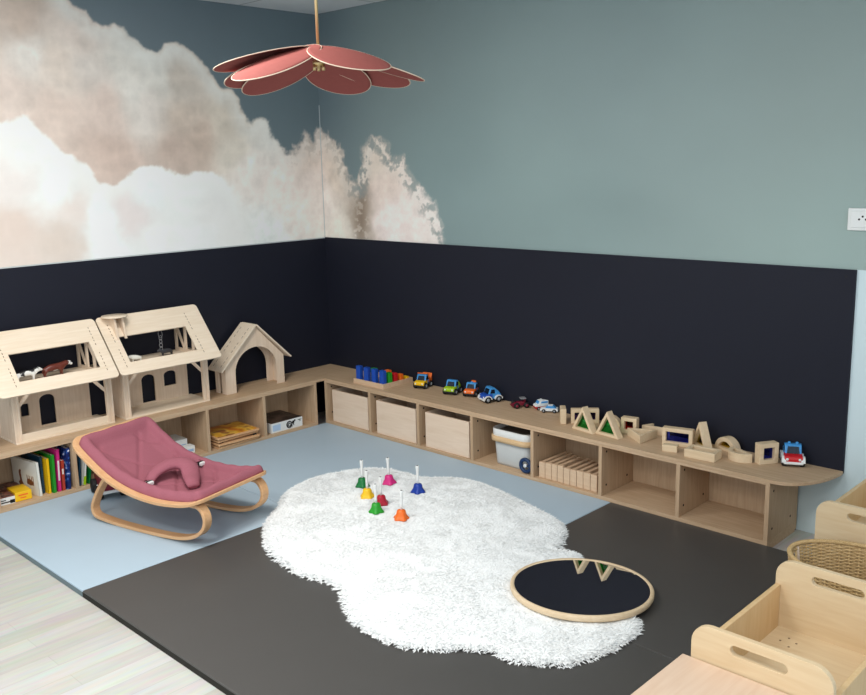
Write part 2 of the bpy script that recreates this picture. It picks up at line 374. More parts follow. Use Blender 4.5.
def wall(name, us, vs, left):
    U, V = np.meshgrid(np.array(us), np.array(vs), indexing='ij')
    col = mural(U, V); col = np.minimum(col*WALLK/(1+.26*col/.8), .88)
    white = np.array(s2l((206, 222, 226)))
    col[V < HP] = white
    n, k = U.shape
    X = np.zeros((n, k, 3))
    if left: X[..., 1] = U
    else: X[..., 0] = U
    X[..., 2] = V
    ids = np.arange(n*k).reshape(n, k)
    F = np.stack([ids[:-1, :-1], ids[1:, :-1], ids[1:, 1:], ids[:-1, 1:]], -1).reshape(-1, 4)
    if left: F = F
    verts = [tuple(p) for p in X.reshape(-1, 3)]; faces = [tuple(f) for f in F]
    # body of the wall behind the paper
    o0 = len(verts); u0, u1 = us[0], us[-1]; t = -.1 if left else .1
    for u, v in ((u0, FZ), (u1, FZ), (u1, HC), (u0, HC)):
        verts.append((t, u, v) if left else (u, t, v))
    a = [int(ids[0, 0]), int(ids[-1, 0]), int(ids[-1, -1]), int(ids[0, -1])]; bb = [o0, o0+1, o0+2, o0+3]
    faces.append(tuple(reversed(bb)))
    me = bpy.data.meshes.new(name); me.from_pydata(verts, [], faces); me.update()
    at = me.color_attributes.new('print', 'FLOAT_COLOR', 'POINT')
    buf = np.ones((len(verts), 4), np.float32); buf[:n*k, :3] = col.reshape(-1, 3); buf[n*k:, :3] = .6
    at.data.foreach_set('color', buf.ravel())
    me.materials.append(MURAL)
    o = bpy.data.objects.new(name, me); C.objects.link(o); o['kind'] = 'structure'
    return o
vs = [FZ, .3, 1.15, HP-.001, HP+.001] + list(np.linspace(1.232, HC, 290))
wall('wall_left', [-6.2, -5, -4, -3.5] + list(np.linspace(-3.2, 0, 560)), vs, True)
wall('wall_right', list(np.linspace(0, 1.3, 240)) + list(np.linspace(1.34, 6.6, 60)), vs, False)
obj('trim_1', B().box(.0005, .004, -.004, -.0005, HP, 2.12), 'edge', kind='structure')

# navy boards screwed on the walls
def board(label, plate, top, screws, loc, edge='edge'):  # boards run on below the bench, added to darken the shaded corner gap
    t = thing('wall_panel', label, 'wall panel', loc)
    obj('board', plate, 'navy', t)
    obj('top_edge', B().box(*top), edge, t)  # left board: pale strip paints in the light caught by its top edge
    for s in screws:
        obj('screw', B().cyl(s[0], s[1], .005, 10), 'screw', t)
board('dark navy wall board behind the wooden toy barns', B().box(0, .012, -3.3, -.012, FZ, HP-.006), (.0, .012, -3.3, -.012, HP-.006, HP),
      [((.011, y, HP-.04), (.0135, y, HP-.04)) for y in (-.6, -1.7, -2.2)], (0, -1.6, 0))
board('long dark navy wall board behind the row of toy vehicles and blocks', B().plate([(0, FZ), (3.385, FZ), (3.385, H-.012), (XEND, H-.012), (XEND, HP-.006), (0, HP-.006)], axis='y', a=-.012, b=0), (.012, XEND, -.012, 0, HP-.006, HP),
      [((x, -.011, HP-.03), (x, -.0135, HP-.03)) for x in (.15, 1.2, 2.4, 3.545)], (1.8, 0, 0), 'navy')

# socket at the right edge of the picture
t = thing('wall_socket', 'white wall socket on the green wall above the right end of the navy board', 'socket', (3.59, 0, 1.445))
obj('plate', B().box(3.535, 3.66, -.012, 0, 1.395, 1.49), 'white', t, bev=.004)
f = obj('socket_face', B().box(3.548, 3.648, -.016, -.011, 1.408, 1.478), 'white', t, bev=.004)
for dx, dz in ((-.014, 0), (.014, 0), (0, .012)):
    for cx in (3.598,):
        obj('socket_hole', B().cyl((cx+dx, -.0155, 1.443+dz), (cx+dx, -.0165, 1.443+dz), .0045, 10), 'hole', f)

# ------------------------------------------------------------------ low bench shelves
D = .328; X1 = .3248; W = .4351; T = .02; Y1 = .3974; WL = .4106
qr = [(3.40+.185*math.sin(a), -D*math.cos(a)+(-.012)*(1-math.cos(a))) for a in [PI/2*i/16 for i in range(17)]]
obj_top = B().plate([(.012, -.012), (D, -D)] + qr[:-1] + [(XEND, -.012)], axis='z', a=.308, b=H)
tag(obj('bench_top', obj_top, 'oak_x', bev=.0025, loc=(1.8, -.17, .308)), 'long oak worktop with rounded end under the toy vehicles and wooden blocks', 'worktop')
tag(obj('bench_top', B().plate([(.012, -.012), (.012, -2.48), (D, -2.48), (D, -D)], axis='z', a=.308, b=H), 'oak_y', bev=.0025, loc=(.17, -1.2, .308)), 'oak worktop along the left wall carrying the wooden toy barns', 'worktop')
t = thing('low_shelf_unit', 'long low oak shelf unit of seven compartments along the right wall', 'shelf', (1.85, -.17, 0))
xe = X1+7*W
obj('top_board', B().box(X1, xe+T, -D, -.03, .297, .308), 'oak_x', t)
obj('bottom_board', B().box(X1, xe+T, -D, -.03, FZ, .036), 'oak_x', t)
obj('back_panel', B().box(X1, xe+T, -.03, -.014, 0, .308), 'oak_z', t)
for i in range(8):
    x = X1+i*W
    dv = obj('divider', B().box(x, x+T, -D, -.03, .036, .297), 'oak_z', t, bev=.001)
    for y, z in ((-.285, .262), (-.285, .085), (-.09, .085)):
        obj('screw_cap', B().cyl((x+T-.001, y, z), (x+T+.0006, y, z), .006, 10), 'hole', dv)
t = thing('low_shelf_unit', 'low oak shelf unit with books and puzzles under the toy barns', 'shelf', (.17, -1.4, 0))
ye = -Y1-5*WL
obj('top_board', B().box(.03, D, ye-T, -Y1, .297, .308), 'oak_y', t)
obj('bottom_board', B().box(.03, D, ye-T, -Y1, FZ, .036), 'oak_y', t)
obj('back_panel', B().box(.014, .03, ye-T, -Y1, 0, .308), 'oak_z', t)
for i in range(6):
    y = -Y1-i*WL
    obj('divider', B().box(.03, D, y-T, y, .036, .297), 'oak_z', t, bev=.001)

# ------------------------------------------------------------------ floor mats
def playmat(label, x0, x1, y0, y1, m):
    o = obj('play_mat', B().box(x0+.001, x1-.001, y0+.001, y1-.001, FZ+.0005, MT), m, bev=.004, loc=((x0+x1)/2, (y0+y1)/2, FZ))
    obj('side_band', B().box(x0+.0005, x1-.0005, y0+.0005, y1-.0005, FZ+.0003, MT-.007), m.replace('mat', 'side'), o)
    tag(o, label, 'play mat', 'foam play mats')
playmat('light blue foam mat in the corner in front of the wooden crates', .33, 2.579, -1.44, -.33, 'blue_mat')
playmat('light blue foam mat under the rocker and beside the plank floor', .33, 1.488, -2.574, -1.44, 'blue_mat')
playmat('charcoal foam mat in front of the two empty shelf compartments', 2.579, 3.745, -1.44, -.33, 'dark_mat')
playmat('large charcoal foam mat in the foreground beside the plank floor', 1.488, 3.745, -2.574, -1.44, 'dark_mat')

# ------------------------------------------------------------------ fluffy cloud rug
RUG = [(1.570, -1.725), (1.498, -1.667), (1.413, -1.564), (1.355, -1.473), (1.259, -1.389), (1.207, -1.298), (1.180, -1.210), (1.161, -1.112), (1.171, -1.029), (1.221, -0.889), (1.279, -0.790), (1.386, -0.728), (1.532, -0.713), (1.608, -0.712), (1.735, -0.615), (1.795, -0.575), (1.912, -0.569), (2.048, -0.582), (2.259, -0.637), (2.454, -0.688), (2.579, -0.736), (2.649, -0.809), (2.705, -0.909), (2.732, -0.984), (2.823, -0.961), (2.95, -1.05), (3.1, -1.1), (3.28, -1.25), (3.345, -1.308), (3.381, -1.374), (3.388, -1.498), (3.363, -1.609), (3.320, -1.725), (3.227, -1.798), (3.147, -1.835), (3.070, -1.825), (2.980, -1.882), (2.908, -1.960), (2.801, -2.019), (2.701, -2.033), (2.628, -2.031), (2.535, -2.013), (2.458, -1.977), (2.377, -1.928), (2.311, -1.883), (2.221, -1.861), (2.071, -1.900), (1.952, -1.888), (1.836, -1.869), (1.712, -1.820)]
MC = Vector((3.046, -1.254, .060)); MN = Vector((-.0129, .051, 1)).normalized(); MR = .2689
def build_rug():
    g = .011
    xs = np.arange(1.1, 3.45, g); ys = np.arange(-2.08, -.44, g)
    U, V = np.meshgrid(xs, ys, indexing='ij')
    d = sdist(U, V, RUG)
    tuft = fbm(U, V, 16, 3, 21)*.006 + fbm(U, V, 45, 2, 22)*.004
    h = MT + .002 + .021*(1-np.exp(-np.maximum(d, 0)/.018)) + tuft*sstep(d, 0, .04)
    dm = np.hypot(U-MC.x, V-MC.y)
    um = 1-sstep(dm, MR-.005, MR+.035)
    cap = MC.z - ((U-MC.x)*MN.x+(V-MC.y)*MN.y)/MN.z - .028
    h = np.where(um > 0, np.minimum(h, cap*um+h*(1-um)), h); h = np.maximum(h, MT+.001)
    ok = d > 0
    idx = -np.ones(U.shape, int); verts = []; faces = []
    for i in range(U.shape[0]):
        for j in range(U.shape[1]):
            if ok[i, j]: idx[i, j] = len(verts); verts.append((U[i, j], V[i, j], h[i, j]))
    for i in range(U.shape[0]-1):
        for j in range(U.shape[1]-1):
            q = (idx[i, j], idx[i+1, j], idx[i+1, j+1], idx[i, j+1])
            if min(q) >= 0: faces.append(q)
    # pile: small leaning tufts
    rnd = random.Random(3)
    fl = [(float(a), float(b), float(c), float(e)) for a, b, c, e, k in zip(U.ravel(), V.ravel(), h.ravel(), d.ravel(), ok.ravel()) if k]
    dirf = fbm(U, V, 6, 2, 33)
    dr = dict(zip(zip(U.ravel().round(5), V.ravel().round(5)), dirf.ravel()))
    for (x, y, z, e) in fl:
        if math.hypot(x-MC.x, y-MC.y) < MR+.004: continue
        reps = 5 if e < .03 else 2
        for _ in range(reps):
            px, py = x+rnd.uniform(-.5, .5)*g, y+rnd.uniform(-.5, .5)*g
            a = dr[(round(x, 5), round(y, 5))]*7 + rnd.gauss(0, .8)
            L = rnd.uniform(.010, .020); up = rnd.uniform(.02, .30) if e > .03 else rnd.uniform(-.35, .4)
            w = rnd.uniform(.0025, .005)
            if e < .03:
                # shaggy rim leans outwards
                gx = RUGC(x, y); a = gx + rnd.gauss(0, .6); L *= 1.15
            ca, sa = math.cos(a), math.sin(a)
            q = math.sqrt(max(0, 1-up*up))
            n0 = len(verts)
            tip = (px+ca*q*L, py+sa*q*L, max(MT+.002, z+up*L))
            verts += [(px-sa*w, py+ca*w, z-.001), (px+sa*w, py-ca*w, z-.001), tip, (px+ca*.3*L, py+sa*.3*L, z+.0022)]
            faces += [(n0, n0+3, n0+2), (n0+3, n0+1, n0+2), (n0+1, n0+3, n0)]
    me = bpy.data.meshes.new('cloud_rug'); me.from_pydata(verts, [], faces); me.update()
    for p in me.polygons: p.use_smooth = True
    me.materials.append(M['fur'])
    o = bpy.data.objects.new('cloud_rug', me); C.objects.link(o)
    return o
def RUGC(x, y):
    best = 9; ang = 0
    for i in range(len(RUG)):
        ax, ay = RUG[i-1]; bx, by = RUG[i]; ex, ey = bx-ax, by-ay
        t = max(0, min(1, ((x-ax)*ex+(y-ay)*ey)/(ex*ex+ey*ey)))
        qx, qy = ax+t*ex-x, ay+t*ey-y; dd = qx*qx+qy*qy
        if dd < best: best = dd; ang = math.atan2(qy, qx)
    return ang
tag(build_rug(), 'fluffy white cloud-shaped rug lying across the blue and charcoal mats', 'rug')

# round mirror lying on the rug
t = thing('round_mirror', 'round wood-framed mirror lying on the white rug', 'mirror', tuple(MC))
t.rotation_euler = Vector((0, 0, 1)).rotation_difference(MN).to_euler()
obj('frame', B().lathe([(MR-.004, -.022), (MR+.010, -.022), (MR+.013, -.016), (MR+.013, -.003), (MR+.009, .002), (MR+.001, .002), (MR-.004, -.002), (MR-.004, -.022)], 96), 'block', t, local=True)
gl = obj('glass', B().lathe([(0, -.014), (MR-.003, -.014), (MR-.003, -.001), (0, -.001)], 96), 'mirror', t, local=True)
for p in gl.data.polygons: p.use_smooth = False

# ------------------------------------------------------------------ hand bells
def bell(label, x, y, col, tilt):
    t = thing('hand_bell', label, 'hand bell', (x, y, .0465), random.uniform(0, 6), 'coloured hand bells on the rug')
    t.rotation_euler.x = R(tilt); t.scale = (1.08, 1.08, 1.06)
    b = B(); n = 40; prof = [(.034, 0), (.0325, .004), (.027, .012), (.0225, .021), (.0205, .033), (.018, .039), (.010, .043), (0, .044)]
    b.lathe(prof, n)
    for v in b.bm.verts:
        r = math.hypot(v.co.x, v.co.y)
        if r > .02 and v.co.z < .03:
            a = math.atan2(v.co.y, v.co.x); k = 1+.13*math.cos(5*a)*(1-v.co.z/.03)
            v.co.x *= k; v.co.y *= k
    obj('bell_cup', b, col, t, local=True, smooth=True)
    h = obj('handle', B().lathe([(.006, .042), (.0062, .062), (.0068, .102), (.009, .128), (.0092, .132), (.007, .1335), (0, .1335)], 16), 'white', t, local=True)
    obj('handle_cap', B().lathe([(.0045, .133), (.0045, .1345), (0, .1345)], 12), 'darkgrey', h, local=True)
bell('dark green hand bell, farthest left on the rug', 1.496, -1.039, 'dgreen', 0)
bell('yellow hand bell between the two green bells', 1.636, -1.129, 'yellow', 2)
bell('crimson red hand bell in the middle of the bell cluster', 1.762, -1.148, 'crimson', -2)
bell('light green hand bell in front of the red bell', 1.821, -1.236, 'green', 1)
bell('magenta pink hand bell at the back of the bells', 1.572, -0.915, 'magenta', -3)
bell('orange hand bell nearest the front of the rug', 1.978, -1.218, 'orange', 2)
bell('blue hand bell standing apart on the right of the others', 1.784, -0.909, 'dblue', 1)
# ------------------------------------------------------------------ baby rocker
t = thing('baby_rocker', 'low bentwood baby rocker with a quilted dusty pink seat', 'baby rocker', (.6975, -2.2099, MT+.0008), R(13.5))
RW = .435
def spline(pts, n):
    """Catmull-Rom through 2D/3D points"""
    P = [np.array(p, float) for p in pts]; P = [2*P[0]-P[1]] + P + [2*P[-1]-P[-2]]; out = []
    for i in range(1, len(P)-2):
        for k in range(n):
            s = k/n; a, b, c, d = P[i-1:i+3]
            out.append(.5*((2*b)+(c-a)*s+(2*a-5*b+4*c-d)*s*s+(3*b-a-3*c+d)*s**3))
    out.append(P[-2]); return [tuple(o) for o in out]
run = [(a_, max(0, z_)) for a_, z_ in spline([(.197, .243), (.158, .195), (.12, .143), (.086, .080), (.084, .045), (.10, .021), (.14, .010), (.27, .001), (.42, 0), (.58, .003), (.70, .014), (.785, .040), (.838, .08), (.858, .125), (.850, .168), (.818, .199), (.765, .203)], 6)]
def strip(path, t0, t1, th):
    b = B(); bm = b.bm; rows = []
    n = len(path)
    for i, p in enumerate(path):
        q0 = path[max(0, i-1)]; q1 = path[min(n-1, i+1)]
        dx, dz = q1[0]-q0[0], q1[1]-q0[1]; L = math.hypot(dx, dz); nx, nz = -dz/L, dx/L
        rows.append([bm.verts.new(v) for v in ((p[0], t0, p[1]), (p[0], t1, p[1]), (p[0]+nx*th, t1, p[1]+nz*th), (p[0]+nx*th, t0, p[1]+nz*th))])
    for a, c in zip(rows, rows[1:]):
        for k in range(4): bm.faces.new((a[k], a[(k+1) % 4], c[(k+1) % 4], c[k]))
    bm.faces.new(rows[0]); bm.faces.new(list(reversed(rows[-1])))
    bmesh.ops.recalc_face_normals(bm, faces=bm.faces)
    return b
for t0 in (0.0, RW-.045):
    obj('runner', strip(run, t0, t0+.045, .017), 'beech', t, local=True, bev=.003)
rail_pts = spline([(-.03, .414), (.005, .380), (.1, .312), (.17, .268), (.242, .229), (.31, .203), (.375, .186), (.44, .174), (.508, .167), (.57, .164), (.638, .166), (.70, .172), (.766, .182), (.828, .199), (.88, .214)], 8)
def railz(s):
    return rail0(s)+.015
def rail0(s):
    xs = [p[0] for p in rail_pts]; zs = [p[1] for p in rail_pts]
    return float(np.interp(s, xs, zs))
def fr_loop(off):
    return rrect(.004+off, .850-off, off, RW-off, .06-off*.6, 10)
def dens(lp, m=4):
    out = []
    for i in range(len(lp)):
        a, b = lp[i], lp[(i+1) % len(lp)]
        k = max(1, int(math.hypot(b[0]-a[0], b[1]-a[1])/.02))
        for j in range(k): out.append((a[0]+(b[0]-a[0])*j/k, a[1]+(b[1]-a[1])*j/k))
    return out
b = B(); bm = b.bm
lo = dens(fr_loop(0)); cx, cy = .42, RW/2
inner = []
for (s, q) in lo:   # inner loop: same count, pulled 32 mm inwards
    ds = max(-1, min(1, (s-cx)/.1)) if abs(s-cx) > .30 else 0
    ins, inq = s, q
    ins = min(max(s, .004+.034), .850-.034); inq = min(max(q, .034), RW-.034)
    inner.append((ins, inq))
rings = []
for z0, lp in ((0, lo), (.017, lo), (.017, inner), (0, inner)):
    rings.append([bm.verts.new((s, q, railz(s)+z0)) for s, q in lp])
n = len(lo)
for k in range(4):
    a, c = rings[k], rings[(k+1) % 4]
    for i in range(n):
        j = (i+1) % n
        bm.faces.new((a[i], a[j], c[j], c[i]))
bmesh.ops.remove_doubles(bm, verts=bm.verts, dist=.0005)
bmesh.ops.recalc_face_normals(bm, faces=bm.faces)
obj('seat_frame', b, 'beech', t, local=True, bev=.003)
# quilted pad
def pad_h(s, q):
    S0, S1, Q0, Q1 = .028, .830, .030, RW-.012
    d = min(s-S0, S1-s, q-Q0, Q1-q)
    roll = .034*math.sin(PI*min(max(d, 0)/.056, 1))**.6 if d < .056 else 0
    base = .017+.006
    if d >= .052:
        sag = min(1, (d-.05)/.045); puff = .004*min(1, (d-.05)/.02)
        base += puff - .019*sag
        k1 = (s-.1)*1.0/.13; k2 = (q-.2)/.105
        for w in (k1+k2, k1-k2):
            f = abs((w/2) % 1 - .5)   # 0 at the seam
            base -= .012*math.exp(-(f/.04)**2)
    else:
        seam = math.exp(-((d-.055)/.008)**2); base -= .010*seam
        base += .0018*math.sin(s*70+q*50)
    return base+roll
b = B(); bm = b.bm; NS, NQ = 110, 62
top = []; bot = []
for i in range(NS+1):
    rt = []; rb = []
    for j in range(NQ+1):
        s = .028+(.830-.028)*i/NS; q = .030+(RW-.042)*j/NQ
        # rounded corners
        ss, qq = s, q
        r = .035; ex = max(.028+r-s, s-(.830-r), 0); ey = max(.030+r-q, q-(RW-.012-r), 0)
        if ex > 0 and ey > 0:
            L = math.hypot(ex, ey); M_ = max(ex, ey); k = M_/L
            ss = s + (1-k)*ex*(1 if s < .4 else -1); qq = q + (1-k)*ey*(1 if q < .2 else -1)
        z = railz(ss)
        rt.append(bm.verts.new((ss, qq, z+pad_h(s, q)))); rb.append(bm.verts.new((ss, qq, z+max(-.003, min(.0175, pad_h(s, q)-.012)))))
    top.append(rt); bot.append(rb)
for i in range(NS):
    for j in range(NQ):
        bm.faces.new((top[i][j], top[i+1][j], top[i+1][j+1], top[i][j+1])); bm.faces.new((bot[i][j], bot[i][j+1], bot[i+1][j+1], bot[i+1][j]))
for i in range(NS):
    for j in (0, NQ): bm.faces.new((top[i][j], top[i+1][j], bot[i+1][j], bot[i][j]))
for j in range(NQ):
    for i in (0, NS): bm.faces.new((top[i][j], top[i][j+1], bot[i][j+1], bot[i][j]))
bmesh.ops.recalc_face_normals(bm, faces=bm.faces)
pad = obj('quilted_pad', b, 'pink', t, local=True, smooth=True)
pz = lambda s, q: railz(s)+pad_h(s, q)
hb = spline([(.405, .115, pz(.405, .115)+.012), (.395, .16, pz(.4, .16)+.044), (.405, .22, pz(.41, .22)+.064), (.435, .265, pz(.44, .265)+.067), (.485, .27, pz(.49, .27)+.062), (.54, .238, pz(.54, .238)+.045), (.585, .205, pz(.585, .205)+.030), (.618, .185, pz(.618, .185)+.012)], 6)
harn = obj('harness', B().tube(hb, [(.016+.026*math.sin(PI*min(1, .10+.78*i/(len(hb)-1))))*(.6 if i == len(hb)-1 else 1) for i in range(len(hb))], 14, flat=.6), 'pink', t, local=True)
hb2 = spline([(.43, .27, pz(.43, .27)+.062), (.43, .32, pz(.43, .32)+.045), (.435, .375, pz(.435, .375)+.012)], 6)
obj('waist_strap', B().tube(hb2, .014, 10, flat=.5), 'pink', t, local=True)
for s, q in ((.42, .105), (.45, .37)):
    z = pz(s, q)
    bk = obj('buckle', B().box(s-.014, s+.018, q-.013, q+.013, z+.002, z+.020), 'white', t, local=True, bev=.004)
    obj('buckle_strap', B().box(s-.004, s+.004, q-.016, q+.016, z+.001, z+.0225), 'black', bk, local=True, bev=.001)

for o in t.children_recursive:
    if o.name.split('.')[0] != 'runner':
        for v in o.data.vertices: v.co.y = (v.co.y-RW/2)*1.18+RW/2

# red toy car with black wheels, half hidden behind the rocker
t = thing('toy_car', 'dark red plush toy car with black wheels behind the rocker', 'toy car', (.49, -1.955, MT), R(75))
obj('body', B().plate(spline([(-.10, .04), (-.105, .075), (-.06, .095), (-.03, .135), (.05, .14), (.085, .1), (.105, .085), (.105, .04)], 4), axis='x', a=-.05, b=.05), 'maroon', t, local=True, bev=.012)
obj('bumper', B().box(-.056, .056, -.112, .112, .035, .052), 'white', t, local=True, bev=.006)
for sx in (-1, 1):
    for sy in (-1, 1):
        obj('wheel', B().lathe([(0, -.016), (.034, -.016), (.038, -.008), (.038, .008), (.034, .016), (0, .016)], 20, mtx=Matrix.Translation((sx*.06, sy*.066, .038)) @ Matrix.Rotation(PI/2, 4, 'Y')), 'tyre', t, local=True)

# ------------------------------------------------------------------ petal pendant lamp
LP = Vector((2.385, -1.93, 2.112))
t = thing('pendant_lamp', 'terracotta petal-shaped pendant lamp on a thin brass rod', 'pendant lamp', tuple(LP))
obj('rod', B().cyl((0, 0, -.06), (0, 0, HC-LP.z), .0055, 12), 'brass', t, local=True)
obj('ceiling_rose', B().lathe([(.05, HC-LP.z), (.05, HC-LP.z-.02), (.01, HC-LP.z-.03), (0, HC-LP.z-.03)], 24), 'brass', t, local=True)
obj('hub', B().lathe([(0, -.058), (.008, -.058), (.008, -.05), (.022, -.045), (.022, -.034), (.010, -.028), (.012, .012), (0, .014)], 20), 'brass', t, local=True)
for k in range(3):
    a = 2*PI*k/3+.4
    obj('lamp_holder', B().cyl((.018*math.cos(a), .018*math.sin(a), -.066), (.018*math.cos(a), .018*math.sin(a), -.045), .006, 10), 'brass', t, local=True)
cam_d = Vector((.775, -.632, 0)); rt_d = Vector((.718, .696, 0))
def petal(phi, droop, roll, Rr=.385, wid=.125, lift=0):
    d = (cam_d*math.cos(R(phi))+rt_d*math.sin(R(phi))).normalized(); sd = Vector((-d.y, d.x, 0))
    mtx = Matrix((sd.to_tuple(), d.to_tuple(), (0, 0, 1))).transposed().to_4x4()
    mtx = Matrix.Translation((0, 0, lift)) @ mtx @ Matrix.Rotation(R(-droop), 4, 'X') @ Matrix.Rotation(R(roll), 4, 'Y')
    def pt(u, v):       # u across -1..1, v along 0..1
        y = .012 + (Rr-.012)*v
        prof = math.sqrt(max(0, 1-((v-.55)/(.45 if v > .55 else .545))**2))
        x = u*wid*prof
        z = -.045*(v-.25)**2 + .012 - .9*x*x
        return mtx @ Vector((x, y, z))
    b = B(); bm = b.bm; NV, NU = 26, 14; g0 = []; g1 = []
    for i in range(NV+1):
        v = .5-.5*math.cos(PI*(i*.985+.2)/NV) if i < NV else .9995
        r0 = []; r1 = []
        for j in range(NU+1):
            p = pt(-1+2*j/NU, min(v, .9995)); r0.append(bm.verts.new(p)); r1.append(bm.verts.new(p-Vector((0, 0, .003))))
        g0.append(r0); g1.append(r1)
    for i in range(NV):
        for j in range(NU):
            bm.faces.new((g0[i][j], g0[i][j+1], g0[i+1][j+1], g0[i+1][j])); bm.faces.new((g1[i][j], g1[i+1][j], g1[i+1][j+1], g1[i][j+1]))
        for j in (0, NU): bm.faces.new((g0[i][j], g0[i+1][j], g1[i+1][j], g1[i][j]))
    for i in (0, NV):
        for j in range(NU): bm.faces.new((g0[i][j], g0[i][j+1], g1[i][j+1], g1[i][j]))
    bmesh.ops.recalc_face_normals(bm, faces=bm.faces)
    o = obj('petal', b, 'petal', t, local=True, smooth=True)
    rim = []
    vv = [min(.9995, .5-.5*math.cos(PI*(i+.15)/24)) for i in range(25)]
    for v in vv: rim.append(pt(-1, v)-Vector((0, 0, .0015)))
    for v in reversed(vv): rim.append(pt(1, v)-Vector((0, 0, .0015)))
    obj('rim', B().tube(rim, .0019, 6, closed=True), 'cream', o, local=True)
petal(-46, 19, 5, .37, .125, lift=.018)
petal(36, 15, -4, .355, .125, lift=.012)
petal(90, 14, 2, .385, .11)
petal(126, 12, 4, .385, .125, lift=-.014)
petal(161, 13, 0, .38, .118, lift=-.022)
petal(-128, 14, -4, .375, .100, lift=-.022)
petal(-108, 12, -8, .375, .11, lift=-.012)
petal(-84, 8, -5, .37, .11, lift=.006)

# ------------------------------------------------------------------ counting tray with coloured blocks
TX0, TX1, TY0, TY1 = .578, .862, -.287, -.025
t = thing('peg_tray', 'flat wooden tray of coloured counting blocks in the bench corner', 'tray', ((TX0+TX1)/2, (TY0+TY1)/2, H))
obj('tray_base', B().box(TX0, TX1, TY0, TY1, H, H+.010), 'plank', t)
for x0, x1, y0, y1 in ((TX0, TX1, TY0, TY0+.010), (TX0, TX1, TY1-.010, TY1), (TX0, TX0+.010, TY0+.010, TY1-.010), (TX1-.010, TX1, TY0+.010, TY1-.010)):
    obj('tray_side', B().box(x0, x1, y0, y1, H+.010, H+.030), 'plank', t)
def peg(label, x, y, h, col):
    tag(obj('counting_block', B().box(x-.019, x+.019, y-.014, y+.014, H+.010, H+.010+h), col, bev=.002, loc=(x, y, H+.010)), label, 'block', 'coloured blocks in the counting tray')
for x, n in ((.612, 'leftmost of the four blue blocks in the tray'), (.686, 'second of the four blue blocks in the tray from the left'), (.760, 'third of the four blue blocks in the tray from the left'), (.834, 'rightmost of the four blue blocks in the tray, beside the green')):
    peg('tall blue block, ' + n, x, -.262, .104, 'blue')
peg('green block behind the rightmost blue block on the tray edge', .836, -.213, .082, 'green')
peg('red block between the green and the orange on the tray edge', .836, -.165, .072, 'red')
peg('orange block between the red and the yellow on the tray edge', .836, -.115, .056, 'orange')
peg('low yellow block at the back end of the tray edge', .836, -.065, .032, 'yellow')
peg('green block showing behind the second blue block', .700, -.213, .092, 'green')
peg('orange block showing behind the third blue block', 0.764, -.150, .078, 'orange')

